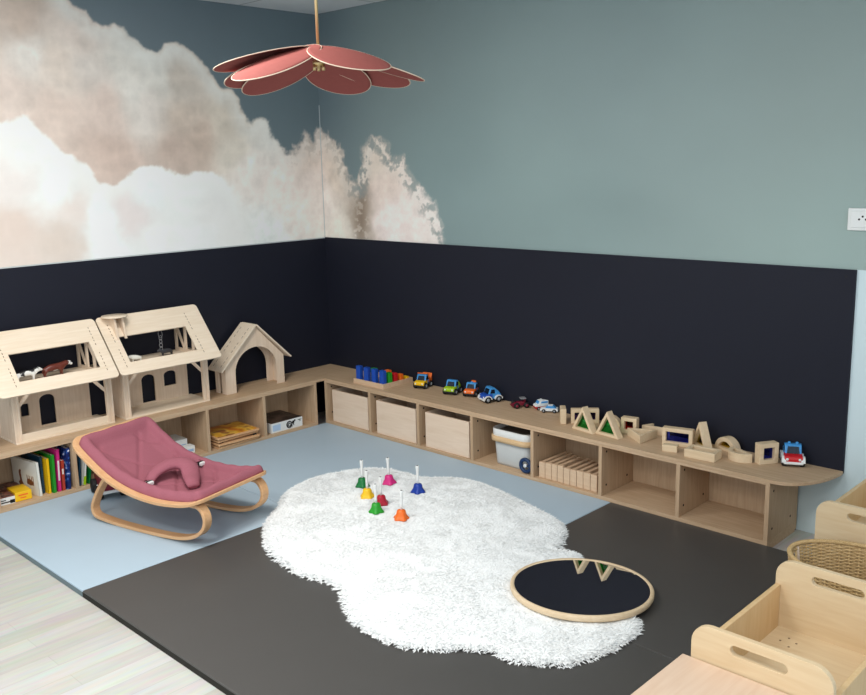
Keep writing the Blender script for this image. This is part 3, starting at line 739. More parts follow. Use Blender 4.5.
# ------------------------------------------------------------------ toy vehicles (nose towards -Y)
def wheels(t, y1, y2, r, wx, hubc='hub', tw=.020):
    for sx in (-1, 1):
        for y in (y1, y2):
            m = Matrix.Translation((sx*wx, y, r)) @ Matrix.Rotation(sx*PI/2, 4, 'Y')
            w = obj('wheel', B().lathe([(0, -tw/2), (r*.85, -tw/2), (r, -tw/4), (r, tw/4), (r*.85, tw/2), (0, tw/2)], 20, mtx=m), 'tyre', t, local=True)
            obj('hubcap', B().lathe([(r*.5, tw/2-.002), (r*.5, tw/2+.001), (r*.3, tw/2+.003), (0, tw/2+.003)], 14, mtx=m), hubc, w, local=True)
def side(poly, x0, x1): return B().plate(poly, axis='x', a=x0, b=x1)
def chunky(label, loc, rz, hood, cab, bump, rear, kind, s=1.0):
    t = thing('toy_car' if kind in ('car', 'jeep') else 'toy_truck', label, 'toy car' if kind in ('car', 'jeep') else 'toy truck', loc, rz, 'chunky toy vehicles on the bench')
    t.scale = (s, s, s)
    obj('chassis', B().box(-.036, .036, -.054, .056, .012, .024), 'black', t, local=True, bev=.003)
    obj('hood', side([(-.056, .022), (-.057, .036), (-.050, .048), (-.022, .054), (.0, .054), (.0, .022)], -.037, .037), hood, t, local=True, bev=.005)
    obj('bumper', B().box(-.040, .040, -.061, -.050, .014, .026), bump, t, local=True, bev=.004)
    cb = obj('cab', side([(-.026, .050), (-.012, .084), (-.004, .090), (.018, .090), (.024, .084), (.026, .024), (-.004, .024)], -.034, .034), cab, t, local=True, bev=.004)
    obj('windscreen', B().plate([(-.026, .0), (.026, 0), (.022, .028), (-.022, .028)], fn=lambda a, b, c: (a, -.0255+b*.40-c, .054+b)  , a=-.001, b=.0015), 'glassdark', cb, local=True)
    for sx in (-1, 1):
        obj('side_window', side([(-.014, .056), (-.008, .080), (.014, .080), (.017, .056)], sx*.0335, sx*.0350), 'glassdark', cb, local=True)
    for sx in (-1, 1):
        obj('headlight', B().ball((sx*.025, -.0565, .036), .006, 1, .5, 1, 10), 'white', t, local=True)
    wheels(t, -.034, .038, .021, .036)
    if kind == 'dump':
        obj('dump_bed', side([(.022, .034), (.020, .094), (-.006, .100), (-.006, .094), (.010, .090), (.024, .050), (.052, .056), (.070, .088), (.066, .040), (.058, .030)], -.036, .036), rear, t, local=True, bev=.002)
    if kind == 'crane':
        obj('deck', B().box(-.036, .036, .024, .060, .024, .050), rear, t, local=True, bev=.003)
        obj('crane_arm', side([(.030, .050), (.030, .088), (.040, .096), (.062, .094), (.062, .080), (.046, .076), (.046, .050)], -.018, .018), rear, t, local=True, bev=.003)
        obj('beacon', B().ball((0, .004, .092), .008, 1, 1, .8, 10), 'sky', t, local=True)
    if kind == 'car':
        obj('tail', side([(.020, .022), (.020, .086), (.044, .066), (.058, .046), (.058, .022)], -.036, .036), rear, t, local=True, bev=.005)
    if kind == 'jeep':
        obj('tail', side([(.020, .022), (.020, .070), (.050, .066), (.058, .046), (.058, .022)], -.036, .036), rear, t, local=True, bev=.005)
        for sx in (-1, 1):
            obj('roof_light', B().ball((sx*.016, .0, .094), .007, 1, 1, 1, 10), cab, t, local=True)
    if bump == 'white':
        for sx in (-1, 1):
            for y in (-.034, .038):
                arc = [(y+.027*math.cos(a), .022+.024*math.sin(a)) for a in [PI*i/10 for i in range(11)]] + [(y-.020+.002*i, .022) for i in range(0, 1)] + [(y+.021*math.cos(a), .022+.018*math.sin(a)) for a in [PI-PI*i/10 for i in range(11)]]
                obj('fender', side(arc, sx*.030, sx*.047), 'white', t, local=True)
    return t
chunky('yellow toy dump truck with orange bed beside the counting tray', (1.020, -.092, H), R(17), 'yellow', 'sky', 'black', 'orange', 'dump', .95)
chunky('lime green toy car with blue cab beside the orange truck', (1.272, -.088, H), R(17), 'lime', 'sky', 'black', 'lime', 'car', .95)
chunky('orange toy tow truck with blue cab between lime and blue cars', (1.398, -.050, H), R(20), 'orange', 'sky', 'black', 'orange', 'crane', .90)
chunky('blue toy car with white fenders, third from the yellow truck', (1.573, -.085, H), R(-22), 'blue', 'sky', 'white', 'sky', 'car', .98)
chunky('red toy jeep with blue cab and white bumper on the rounded bench end', (3.372, -.055, H), R(28), 'red', 'sky', 'white', 'sky', 'jeep', 1.06)
# little racer, ambulance and saloon
t = thing('toy_tractor', 'small dark red and black open toy tractor beside the blue car', 'toy tractor', (1.795, -.068, H), R(-35), None)
obj('body', side([(-.052, .012), (-.054, .022), (-.02, .034), (.02, .034), (.034, .026), (.034, .012)], -.014, .014), 'maroon', t, local=True, bev=.003)
obj('front_wing', B().box(-.030, .030, -.060, -.044, .010, .018), 'maroon', t, local=True, bev=.003)
obj('canopy', B().box(-.020, .020, -.008, .026, .050, .056), 'grey', t, local=True, bev=.004)
for sx in (-1, 1): obj('canopy_post', B().cyl((sx*.016, .018, .03), (sx*.016, .018, .052), .0025, 8), 'maroon', t, local=True)
wheels(t, -.034, .024, .017, .030, 'maroon', .016)
t = thing('toy_ambulance', 'small white toy ambulance with red base, left of the pale blue car', 'toy car', (1.912, -.030, H), R(-30), None)
obj('lower_body', side([(-.040, .008), (-.044, .020), (.040, .020), (.040, .008)], -.022, .022), 'red', t, local=True, bev=.002)
obj('upper_body', side([(-.044, .020), (-.040, .032), (-.026, .036), (-.016, .054), (.040, .054), (.040, .020)], -.022, .022), 'white', t, local=True, bev=.003)
obj('windscreen', B().plate([(-.018, 0), (.018, 0), (.016, .014), (-.016, .014)], fn=lambda a, b, c: (a, -.0270+b*.5-c, .0375+b), a=-.0005, b=.0015), 'sky', t, local=True)
for sx in (-1, 1): obj('side_window', side([(-.012, .040), (-.008, .050), (.030, .050), (.030, .040)], sx*.0218, sx*.0228), 'sky', t, local=True)
obj('beacon', B().box(-.012, .012, -.006, .004, .054, .060), 'white', t, local=True, bev=.002)
wheels(t, -.026, .026, .010, .021, 'hub', .008)
t = thing('toy_car', 'small pale blue and white toy car in front of the ambulance', 'toy car', (1.985, -.022-.03, H), R(-60), None)
obj('body', side([(-.050, .010), (-.052, .020), (-.024, .026), (.046, .026), (.050, .020), (.050, .010)], -.022, .022), 'white', t, local=True, bev=.003)
obj('cabin', side([(-.024, .025), (-.008, .040), (.022, .040), (.040, .026)], -.019, .019), 'sky', t, local=True, bev=.003)
obj('roof', B().box(-.016, .016, -.007, .020, .0395, .0425), 'white', t, local=True, bev=.001)
wheels(t, -.030, .030, .011, .021, 'hub', .009)
# ------------------------------------------------------------------ see-through wooden blocks on the bench (local: face in the XZ plane, base on z=0)
BD = .042
def off_poly(poly, d):
    n = len(poly); out = []
    for i in range(n):
        p0, p1, p2 = Vector(poly[i-1]), Vector(poly[i]), Vector(poly[(i+1) % n])
        e1 = (p1-p0).normalized(); e2 = (p2-p1).normalized(); n1 = Vector((-e1.y, e1.x)); n2 = Vector((-e2.y, e2.x))
        k = (n1+n2); k = k/(max(.15, k.dot(n1)))
        out.append(tuple(p1+k*d))
    return out
def fblock(label, poly, hole, pane, loc, rz=0, rx=0, ry=0, depth=BD):
    t = thing('window_block', label, 'wooden block', loc, rz, 'wooden framed blocks on the bench')
    t.rotation_mode = 'XYZ'; t.rotation_euler = (rx, ry, rz)
    obj('frame', B().plate(poly, [hole], axis='y', a=-depth/2, b=depth/2), 'block', t, local=True, bev=.0025)
    if pane: obj('pane', B().plate(off_poly(hole, -.002), axis='y', a=-.002, b=.002), pane, t, local=True)
    return t
def rect(w, h): return [(-w/2, 0), (w/2, 0), (w/2, h), (-w/2, h)]
def rhole(w, h, f): return [(-w/2+f, f), (w/2-f, f), (w/2-f, h-f), (-w/2+f, h-f)]
def tri(w, h): return [(-w/2, 0), (w/2, 0), (0, h)]
SQ = rect(.084, .084); SQH = rhole(.084, .084, .019)
RC = rect(.150, .088); RCH = rhole(.150, .088, .019)
TR = tri(.152, .132); TRH = off_poly(TR, .0145)
SEMI = [(-.068, 0), (.068, 0)] + [(.068*math.cos(a), .068*math.sin(a)) for a in [PI*i/18 for i in range(1, 18)]]
SEMH = [(-.044, .014), (.044, .014)] + [(.047*math.cos(a), .047*math.sin(a)) for a in [R(18)+R(144)*i/12 for i in range(0, 13)]]
fblock('narrow upright wooden block seen edge-on, leftmost of the block row', SQ, SQH, 'a_yellow', (2.165, -.170, H), R(-50), depth=.03)
fblock('upright wooden rectangle with purple pane behind the first triangle', rect(.15, .080), rhole(.15, .080, .019), 'a_purple', (2.262, -.105, H), R(40), depth=.036)
fblock('upright wooden triangle with green pane, left of the two triangles', TR, TRH, 'a_green', (2.345, -.226, H), R(-10))
fblock('upright wooden triangle with green pane, right of the two triangles', TR, TRH, 'a_green', (2.492, -.222, H), R(-6))
fblock('small wooden half round block between the two triangles at the back', [(x*.8, z*.8) for x, z in SEMI], [(x*.8, z*.8) for x, z in SEMH], 'a_yellow', (2.395, -.050, H), R(10), depth=.03)
fblock('upright square wooden block with a red pane', SQ, SQH, 'a_red', (2.545, -.110, H), R(12))
fblock('wooden triangle lying flat with its corner towards the bench front', TR, TRH, None, (2.622, -.200, H+BD/2), R(-34), rx=R(-90))
fblock('wooden triangle lying flat behind the other flat triangle', TR, TRH, None, (2.665, -.058, H+BD/2), R(8), rx=R(-90))
fblock('upright rectangular wooden block with a blue pane', RC, RCH, 'a_blue', (2.838, -.140, H), R(14))
tag(obj('solid_block', B().box(-.036, .036, -.018, .018, 0, .034), 'block', bev=.002), 'small solid wooden block in front of the blue-paned rectangle', 'wooden block').location = (2.856, -.245, H)
bpy.context.scene.collection.objects['solid_block'].rotation_euler = (0, 0, R(16))
fblock('wooden triangle standing beside the blue-paned rectangle, seen edge-on', TR, TRH, 'a_yellow', (2.945, -.100, H), R(-34))
fblock('wooden rectangle frame lying flat in front of the edge-on triangle', RC, RCH, None, (3.018, -.190, H+BD/2), R(4), rx=R(90))
fblock('wooden half round arch block with a yellow pane, standing', SEMI, SEMH, 'a_yellow', (3.060, -.060, H), R(-20))
fblock('wooden half round block lying flat beside the blue square', SEMI, SEMH, 'a_yellow', (3.170, -.130, H+BD/2), R(-28), rx=R(90))
fblock('upright square wooden block with dark blue pane beside the red jeep', rect(.098, .098), rhole(.098, .098, .021), 'a_blue', (3.278, -.118, H), R(58))

# ------------------------------------------------------------------ what stands in the right-hand compartments
for i, lab in enumerate(('plain pine crate in the compartment nearest the room corner', 'plain pine crate in the second compartment, between two crates', 'plain pine crate in the third compartment, beside the plastic tub')):
    x0 = .386+i*W; x1 = x0+.352; y0, y1 = -.314, -.045; z0, z1 = .0365, .252
    t = thing('storage_crate', lab, 'crate', ((x0+x1)/2, -.18, z0), 0, 'pine crates in the shelf')
    obj('front_panel', B().box(x0, x1, y0, y0+.014, z0, z1), 'crate', t, bev=.001)
    obj('back_panel', B().box(x0, x1, y1-.014, y1, z0, z1), 'crate', t, bev=.001)
    for xs in (x0, x1-.014): obj('side_panel', B().box(xs, xs+.014, y0+.014, y1-.014, z0, z1), 'crate', t, bev=.001)
    obj('bottom', B().box(x0+.014, x1-.014, y0+.014, y1-.014, z0, z0+.01), 'crate', t)
# tub
t = thing('plastic_tub', 'milky white plastic tub with beige band handle in the fourth compartment', 'tub', (1.885, -.18, .0365))
t.scale = (1.06, 1.06, 1.14)
def rrloop(w, d, r, z, n=6): return [(p[0], p[1], z) for p in rrect(-w/2, w/2, -d/2, d/2, r, n)]
def loft(loops, cap0=True, cap1=True):
    b = B(); bm = b.bm; rings = [[bm.verts.new(p) for p in lp] for lp in loops]; n = len(rings[0])
    for a, c in zip(rings, rings[1:]):
        for i in range(n): f = bm.faces.new((a[i], a[(i+1) % n], c[(i+1) % n], c[i])); f.smooth = True
    if cap0: bm.faces.new(list(reversed(rings[0])))
    if cap1: bm.faces.new(rings[-1])
    return b
tw, td = .262, .215
obj('tub_body', loft([rrloop(tw*.84, td*.84, .035, 0), rrloop(tw*.86, td*.86, .038, .012), rrloop(tw*.95, td*.95, .045, .16)]), 'tub', t, local=True)
obj('rim', loft([rrloop(tw*.95, td*.95, .045, .140), rrloop(tw*1.0, td*1.0, .048, .144), rrloop(tw*1.0, td*1.0, .048, .180), rrloop(tw*.96, td*.96, .046, .184), rrloop(tw*.95, td*.95, .045, .172), rrloop(tw*.93, td*.93, .042, .160)], cap0=False), 'white', t, local=True)
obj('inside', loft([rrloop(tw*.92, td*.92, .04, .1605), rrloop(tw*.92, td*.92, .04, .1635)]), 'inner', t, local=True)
obj('band_handle', loft([rrloop(tw*1.0, td*1.0, .048, .120), rrloop(tw*1.07, td*1.07, .055, .122), rrloop(tw*1.07, td*1.07, .055, .146), rrloop(tw*1.0, td*1.0, .048, .148)], cap0=False, cap1=False), 'bandwood', t, local=True)
t = thing('ring_toy', 'navy blue ring toy with white centre leaning on the plastic tub', 'ring toy', (2.015, -.306, .0365))
obj('ring', B().tube([(.034*math.cos(a), 0, .044+.034*math.sin(a)) for a in [2*PI*i/28 for i in range(28)]], .0105, 10, closed=True), 'navyring', t, local=True)
obj('spoke', B().box(-.03, .03, -.004, .004, .039, .049), 'navyring', t, local=True)
obj('centre', B().lathe([(0, -.010), (.010, -.010), (.010, .010), (0, .010)], 16, mtx=Matrix.Translation((0, 0, .044)) @ Matrix.Rotation(PI/2, 4, 'X')), 'white', t, local=True)
# upright boards in the fifth compartment
edges = [2.104, 2.146, 2.188, 2.226, 2.266, 2.308, 2.350, 2.392, 2.436, 2.478]
names = ['leftmost', 'second from the left', 'third from the left', 'fourth from the left', 'fifth from the left', 'fourth from the right', 'third from the right', 'second from the right', 'rightmost']
for i in range(9):
    x0, x1 = edges[i]+.0015, edges[i+1]-.0015; lean = R(random.uniform(0, 4)); h = .088+random.uniform(-.003, .004)
    o = obj('building_board', B().plate([(x0-.0, .0365), (x0+.019, .0365), (x0+.019, .0365+h), (x0, .0365+h)], axis='y', a=-.300+random.uniform(-.004, .004), b=-.07-random.uniform(0, .05)).box(x0, x1, -.305, -.287, .0366, .0365+h+.002), 'plank', bev=.0015, loc=((x0+x1)/2, -.2, .0365))
    tag(o, 'upright wooden building board in the fifth compartment, ' + names[i] + ' of the row', 'wooden board', 'building boards in the shelf')

# ------------------------------------------------------------------ what lies in the left-hand compartments
# white picture box, nearest the corner
t = thing('game_box', 'flat white picture game box in the left shelf nearest the corner', 'game box', (.19, -.64, .0365))
obj('box_body', B().box(.07, .312, -.762, -.515, .0365, .100), 'white', t, bev=.001)
obj('lid_picture', B().box(.072, .310, -.760, -.517, .0995, .1015), 'boxtop', t)
obj('blue_print', B().box(.3118, .3126, -.752, -.692, .048, .088), M['sky'] if False else plain('pale_blue_print', (176, 200, 226), .5), t)
lg = B()
lg.tube([(.3127, -.622+.020*math.cos(a), .068+.020*math.sin(a)) for a in [2*PI*i/20 for i in range(20)]], .0042, 6, closed=True)
lg.tube([(.3127, -.622+.011*math.cos(a), .066+.009*math.sin(a)) for a in [2*PI*i/16 for i in range(16)]], .003, 6, closed=True)
lg.ball((.3124, -.590, .078), .010, .1, 1, 1.1, 10); lg.ball((.3124, -.577, .086), .006, .1, 1, 1.3, 10); lg.tube([(.3127, -.590, .07), (.3127, -.586, .056)], .003, 6); lg.tube([(.3127, -.604, .06), (.3127, -.6, .052)], .003, 6)
obj('logo', lg, 'screw', t)
obj('mark', B().box(.3118, .3128, -.552, -.524, .083, .087).box(.3118, .3128, -.538, -.532, .072, .084), 'screw', t)
# stack of tray puzzles
for k in range(4):
    z0 = .0365+k*.0195; off = (.0, .014, -.004, .012)[k]; top = k == 3
    lab = ('lowest', 'second lowest', 'second highest', 'topmost')[k]
    t = thing('tray_puzzle', lab + ' wooden tray puzzle in the stack of the left shelf' + (', yellow picture on top' if top else ''), 'puzzle', (.2, -1.02, z0), R((2, -1, 1.5, -1.5)[k]), 'stack of tray puzzles')
    w2 = .150
    obj('tray', B().plate(rrect(-.125+off, .128+off, -w2, w2, .008, 3), axis='z', a=0, b=.012), M['tan'] if False else 'beech', t, local=True, bev=.001)
    if top:
        obj('picture', B().plate(rrect(-.112+off, .116+off, -w2+.012, w2-.012, .006, 3), axis='z', a=.0118, b=.0150), 'puzzle', t, local=True)
    else:
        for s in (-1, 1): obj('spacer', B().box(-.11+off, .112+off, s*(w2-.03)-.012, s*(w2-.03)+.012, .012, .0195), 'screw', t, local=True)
# two white and blue cartons
for (x0, x1, y0, y1, h, lab) in ((.06, .20, -1.46, -1.302, .078, 'taller white and pale blue carton in the shelf behind the rocker'), (.205, .262, -1.44, -1.29, .044, 'low white and pale blue carton in front of the taller carton')):
    t = thing('small_carton', lab, 'carton', ((x0+x1)/2, (y0+y1)/2, .0365))
    obj('carton_body', B().box(x0, x1, y0, y1, .0365, .0365+h), 'white', t, bev=.001)
    obj('blue_band', B().box(x1-.0005, x1+.0008, y0+.01, y1-.01, .0365+h*.25, .0365+h*.6), plain('pale_blue_band', (150, 180, 214), .5), t)
# books: spine towards +X
def book(label, y, th, depth, h, col, x1, lean=0, rz=0, extra=None, grp='picture books in the left shelf'):
    t = thing('picture_book', label, 'book', (x1, y, .0368+th/2*abs(math.sin(lean))), rz, grp)
    t.rotation_mode = 'XYZ'; t.rotation_euler = (lean, 0, rz)
    c = B().box(-depth, 0, -th/2, -th/2+.002, 0, h).box(-depth, 0, th/2-.002, th/2, 0, h).box(-.002, 0, -th/2, th/2, 0, h)
    obj('cover', c, col, t, local=True)
    obj('pages', B().box(-depth+.004, -.002, -th/2+.002, th/2-.002, .003, h-.003), 'paper', t, local=True)
    return t
t = book('thin white picture book with brown animals on its cover', -2.232, .016, .235, .185, 'paper', .292, R(2), R(9))
an = B()
def blob(b, pts, r):   # flat printed animal
    b.tube([(p[0], -.0082, p[1]) for p in pts], r, 8, flat=.12 if False else None)
def flatpoly(b, pts): b.plate(pts, axis='y', a=-.0086, b=-.0078)
flatpoly(an, spline([(-.105, .055), (-.10, .075), (-.085, .085), (-.06, .08), (-.045, .07), (-.05, .055), (-.075, .048)], 4))
for x in (-.10, -.08, -.06, -.045): flatpoly(an, [(x-.003, .05), (x+.003, .05), (x+.006, .10), (x, .105)])
flatpoly(an, spline([(-.175, .03), (-.185, .05), (-.17, .065), (-.172, .11), (-.16, .125), (-.15, .12), (-.155, .10), (-.15, .06), (-.14, .04), (-.15, .028)], 4))
obj('cover_animals', an, plain('brown_print', (128, 76, 44), .5), t, local=True)
t = book('tall dark navy book between the white and the yellow books', -2.205, .014, .20, .205, 'teal', .262, 0, R(5))
book('yellow picture book beside the dark navy book', -2.184, .015, .20, .192, 'yellow', .290, R(-1), R(3))
book('green picture book between the yellow and the pink books', -2.161, .017, .20, .208, 'green', .300, R(-1.5), R(3))
t = book('tall magenta pink picture book in the left shelf', -2.135, .018, .20, .232, 'magenta', .300, R(-2), R(2))
obj('spine_print', B().box(-.0005, .0008, -.004, .004, .06, .17), 'paper', t, local=True)
t = book('short rust red picture book beside the speckled blue book', -2.113, .017, .18, .165, 'rust', .300, R(-2), R(2))
obj('spine_print', B().box(-.0005, .0008, -.004, .004, .09, .12), 'paper', t, local=True)
book('tall speckled blue picture book nearest the shelf divider', -2.087, .022, .20, .228, 'bluebook', .305, R(-3), R(2))
g2 = 'books behind the rocker'
book('thin dark book beside the divider behind the rocker', -2.024, .012, .2, .185, 'teal', .300, R(-4), 0, None, g2)
t = book('white and lime green book leaning behind the rocker', -2.004, .014, .2, .195, 'paper', .310, R(-8), 0, None, g2)
obj('green_band', B().box(-.0005, .001, -.007, .007, .002, .05), 'lime', t, local=True)
book('dark green book leaning on the white and lime book', -1.975, .014, .2, .180, 'dgreen', .305, R(-10), 0, None, g2)
# flat game box at the left end
t = thing('puzzle_box', 'mottled red game box with white and yellow front lying beside books', 'game box', (.185, -2.3525, .0365), R(-3))
obj('box_body', B().box(-.14, .098, -.080, .075, 0, .038), 'white', t, local=True, bev=.001)
obj('lid_picture', B().box(-.138, .096, -.078, .073, .0375, .040), 'redtop', t, local=True)
obj('yellow_label', B().box(-.02, .102, -.005, .079, .002, .052), 'yellow', t, local=True, bev=.002)
obj('label_print', B().box(.1015, .1028, .012, .06, .030, .038).box(.1015, .1028, .02, .05, .016, .022), 'orange', t, local=True)
obj('black_print', B().box(.0975, .0988, -.075, -.03, .010, .016).box(.0975, .0988, -.074, -.05, .022, .027).box(.0975, .0988, -.03, -.006, .004, .022), 'screw', t, local=True)
# ------------------------------------------------------------------ toy barns
P0 = Vector((.36, 0, .607)); EV = Vector((-.26, 0, .293)).normalized(); NV_ = Vector((.293, 0, .26)).normalized()
def roofpt(y, s, t): return P0 + EV*s + NV_*t + Vector((0, y, 0))
def barn(name, label, y0, y1, r0, r1, win, slots, door, extra_win, sill, wall_y1):
    t = thing(name, label, 'toy barn', (.13, (y0+y1)/2, H))
    z1 = .618
    obj('base', B().box(.02, .24, y0, y1, H, H+.010), 'ply', t, bev=.001)
    holes = [arch(door[0], door[1], H+.018, door[2], 8, .03)]
    for w in extra_win: holes.append(arch(w[0], w[1], w[2], w[3], 8, w[4]))
    obj('back_wall', B().plate([(y0, H+.010), (wall_y1, H+.010), (wall_y1, z1), (y0, z1)], holes, axis='x', a=.022, b=.032), 'ply_z', t)
    obj('side_wall', B().plate([(.032, H+.010), (.20, H+.010), (.20, z1), (.032, z1)], axis='y', a=y0+.004, b=y0+.014), 'ply_z', t)
    for ya in (y0, y1-.036):
        p = obj('post', B().box(.214, .233, ya, ya+.036, H+.010, z1).box(.233, .238, ya, ya+.012, H+.010, z1).box(.233, .238, ya+.024, ya+.036, H+.010, z1), 'ply_z', t, bev=.001)
    for ya, sg in ((y0+.036, 1), (y1-.036, -1)):
        obj('brace', B().plate([(ya, .500), (ya+sg*.052, .556), (ya+sg*.052, .600), (ya, .600)] if False else [(ya, .505), (ya, .530), (ya+sg*.042, .576), (ya+sg*.066, .576)], axis='x', a=.214, b=.224), 'ply_z', t, bev=.001)
    obj('front_beam', B().box(.214, .226, y0, y1, .590, .618), 'ply', t)
    if sill: obj('front_sill', B().box(.220, .2325, y0+.036, y1-.036, H+.010, H+.047), 'ply', t, bev=.001)
    obj('upper_floor', B().box(.02, .24, y0, y1, .618, .630), 'ply', t)
    for ya in (y0+.004, y1-.085):
        tr = [(.022, .630), (.236, .630), (.236, .730), (.100, .884), (.022, .800)]
        h1 = [(.045, .648), (.115, .648), (.045, .760)]; h2 = [(.128, .650), (.128, .820), (.058, .775)]; h3 = [(.150, .648), (.214, .648), (.214, .715), (.150, .790)]
        obj('truss', B().plate(tr, [h1, h2, h3], axis='y', a=ya, b=ya+.010), 'ply_z', t, bev=.001)
    outer = rrect(r0, r1, 0, .392, .022, 5)
    rf = obj('roof', B().plate(outer, [win], fn=lambda a, b, c: roofpt(a, b, c), a=0, b=.009), 'ply', t, bev=.0015)
    sl = B()
    for (ya, sa, yb, sb) in slots:
        for q in range(2):
            for k in range(6):
                f0 = (q*.56) + k*.072; f1 = f0+.030+(.014 if k % 2 else 0)
                y = ya+(yb-ya)*f0; s0 = sa+(sb-sa)*f0; s1 = sa+(sb-sa)*f1
                sl.plate([(y-.0018, min(s0, s1)), (y+.0018, min(s0, s1)), (y+.0018, max(s0, s1)), (y-.0018, max(s0, s1))], fn=lambda a, b, c: roofpt(a, b, c), a=.0088, b=.0094)
    obj('joint_slots', sl, M['oak_z'] if False else plain('slot_brown', (120, 96, 76), .8), rf)
    # back half of the roof, short, leaning on the board
    obj('ridge_cap', B().plate([(.100, .892), (.104, .899), (.060, .852), (.056, .846)], axis='y', a=r0+.01, b=r1-.01), 'ply', t)
    return t
barn('toy_barn', 'wooden toy barn with a front sill and a brown cow upstairs', -2.309, -1.763, -2.409, -1.772,
     [(-2.286, .078), (-1.853, .078), (-1.853, .248), (-2.286, .248)], [(-2.313, .325, -2.311, .040), (-1.824, .340, -1.824, .040)],
     (-2.088, -2.002, .512), [(-2.19, -2.147, .413, .482, .004)], True, -1.80)
b2 = barn('toy_barn', 'wooden toy barn with a round perch on its roof', -1.697, -1.147, -1.763, -1.122,
     [(-1.680, .076), (-1.256, .076), (-1.256, .248), (-1.680, .248)], [(-1.713, .337, -1.711, .036), (-1.224, .341, -1.222, .040)],
     (-1.478, -1.392, .511), [(-1.330, -1.248, .418, .509, .022)], False, -1.170)
pc = obj('perch', B().lathe([(0, .905), (.071, .905), (.073, .909), (.071, .913), (0, .913)], 40, (.150, -1.668, 0)), 'ply', b2)
for y in (-1.688, -1.640):
    obj('perch_bracket', B().plate([(.118, .880), (.205, .785), (.215, .785), (.185, .905), (.118, .905)], axis='y', a=y-.006, b=y+.006), 'ply_z', pc)
# arched stable
t = thing('toy_stable', 'small open arched wooden stable beside the bigger toy barns', 'toy stable', (.15, -.78, H))
gpoly = [(-1.006, H), (-1.006, .505), (-.775, .735), (-.560, .525), (-.560, H)]
def garch(): return [(-.933, H)] + [(-.7755+.1575*math.cos(a), .448+.148*math.sin(a)) for a in [PI-PI*i/20 for i in range(21)]] + [(-.618, H)]
ring = [(-1.006, H)] + garch() + [(-.560, H), (-.560, .512), (-.775, .730), (-1.006, .500)]
for a, b_ in ((.195, .205), (.085, .095)):
    obj('gable', B().plate(ring, axis='x', a=a, b=b_), 'ply_z', t, bev=.001)
for y in (-1.006, -.570):
    obj('side_post', B().box(.155, .195, y, y+.010, H, .49), 'ply_z', t, bev=.001)
    obj('side_post', B().box(.095, .125, y, y+.010, H, .49), 'ply_z', t, bev=.001)
def slope(p, q, th):
    d = (Vector(q)-Vector(p)).normalized(); n = Vector((-d.y, d.x)) * th
    if n.y < 0: n = -n
    return [p, q, (q[0]+n.x, q[1]+n.y), (p[0]+n.x, p[1]+n.y)]
r1 = obj('roof_panel', B().plate(slope((-1.045, .475), (-.775, .735), .009), axis='x', a=.068, b=.232), 'ply', t, bev=.001)
obj('roof_panel', B().plate(slope((-.520, .490), (-.775, .735), .009), axis='x', a=.068, b=.232), 'ply', t, bev=.001)
sl = B(); d = Vector((0, .27, .26)).normalized(); nn = Vector((0, -.26, .27)).normalized()
for x in (.108, .190):
    for q in range(3):
        for k in range(3):
            s = .03+q*.115+k*.032
            p = Vector((x, -1.045, .475)) + d*s + nn*.0088
            sl.plate([(x-.002, 0), (x+.002, 0), (x+.002, .018), (x-.002, .018)], fn=lambda a, b, c, p=p: Vector((a, p.y, p.z))+d*b+nn*c, a=0, b=.0006)
obj('joint_slots', sl, bpy.data.materials['slot_brown'], r1)

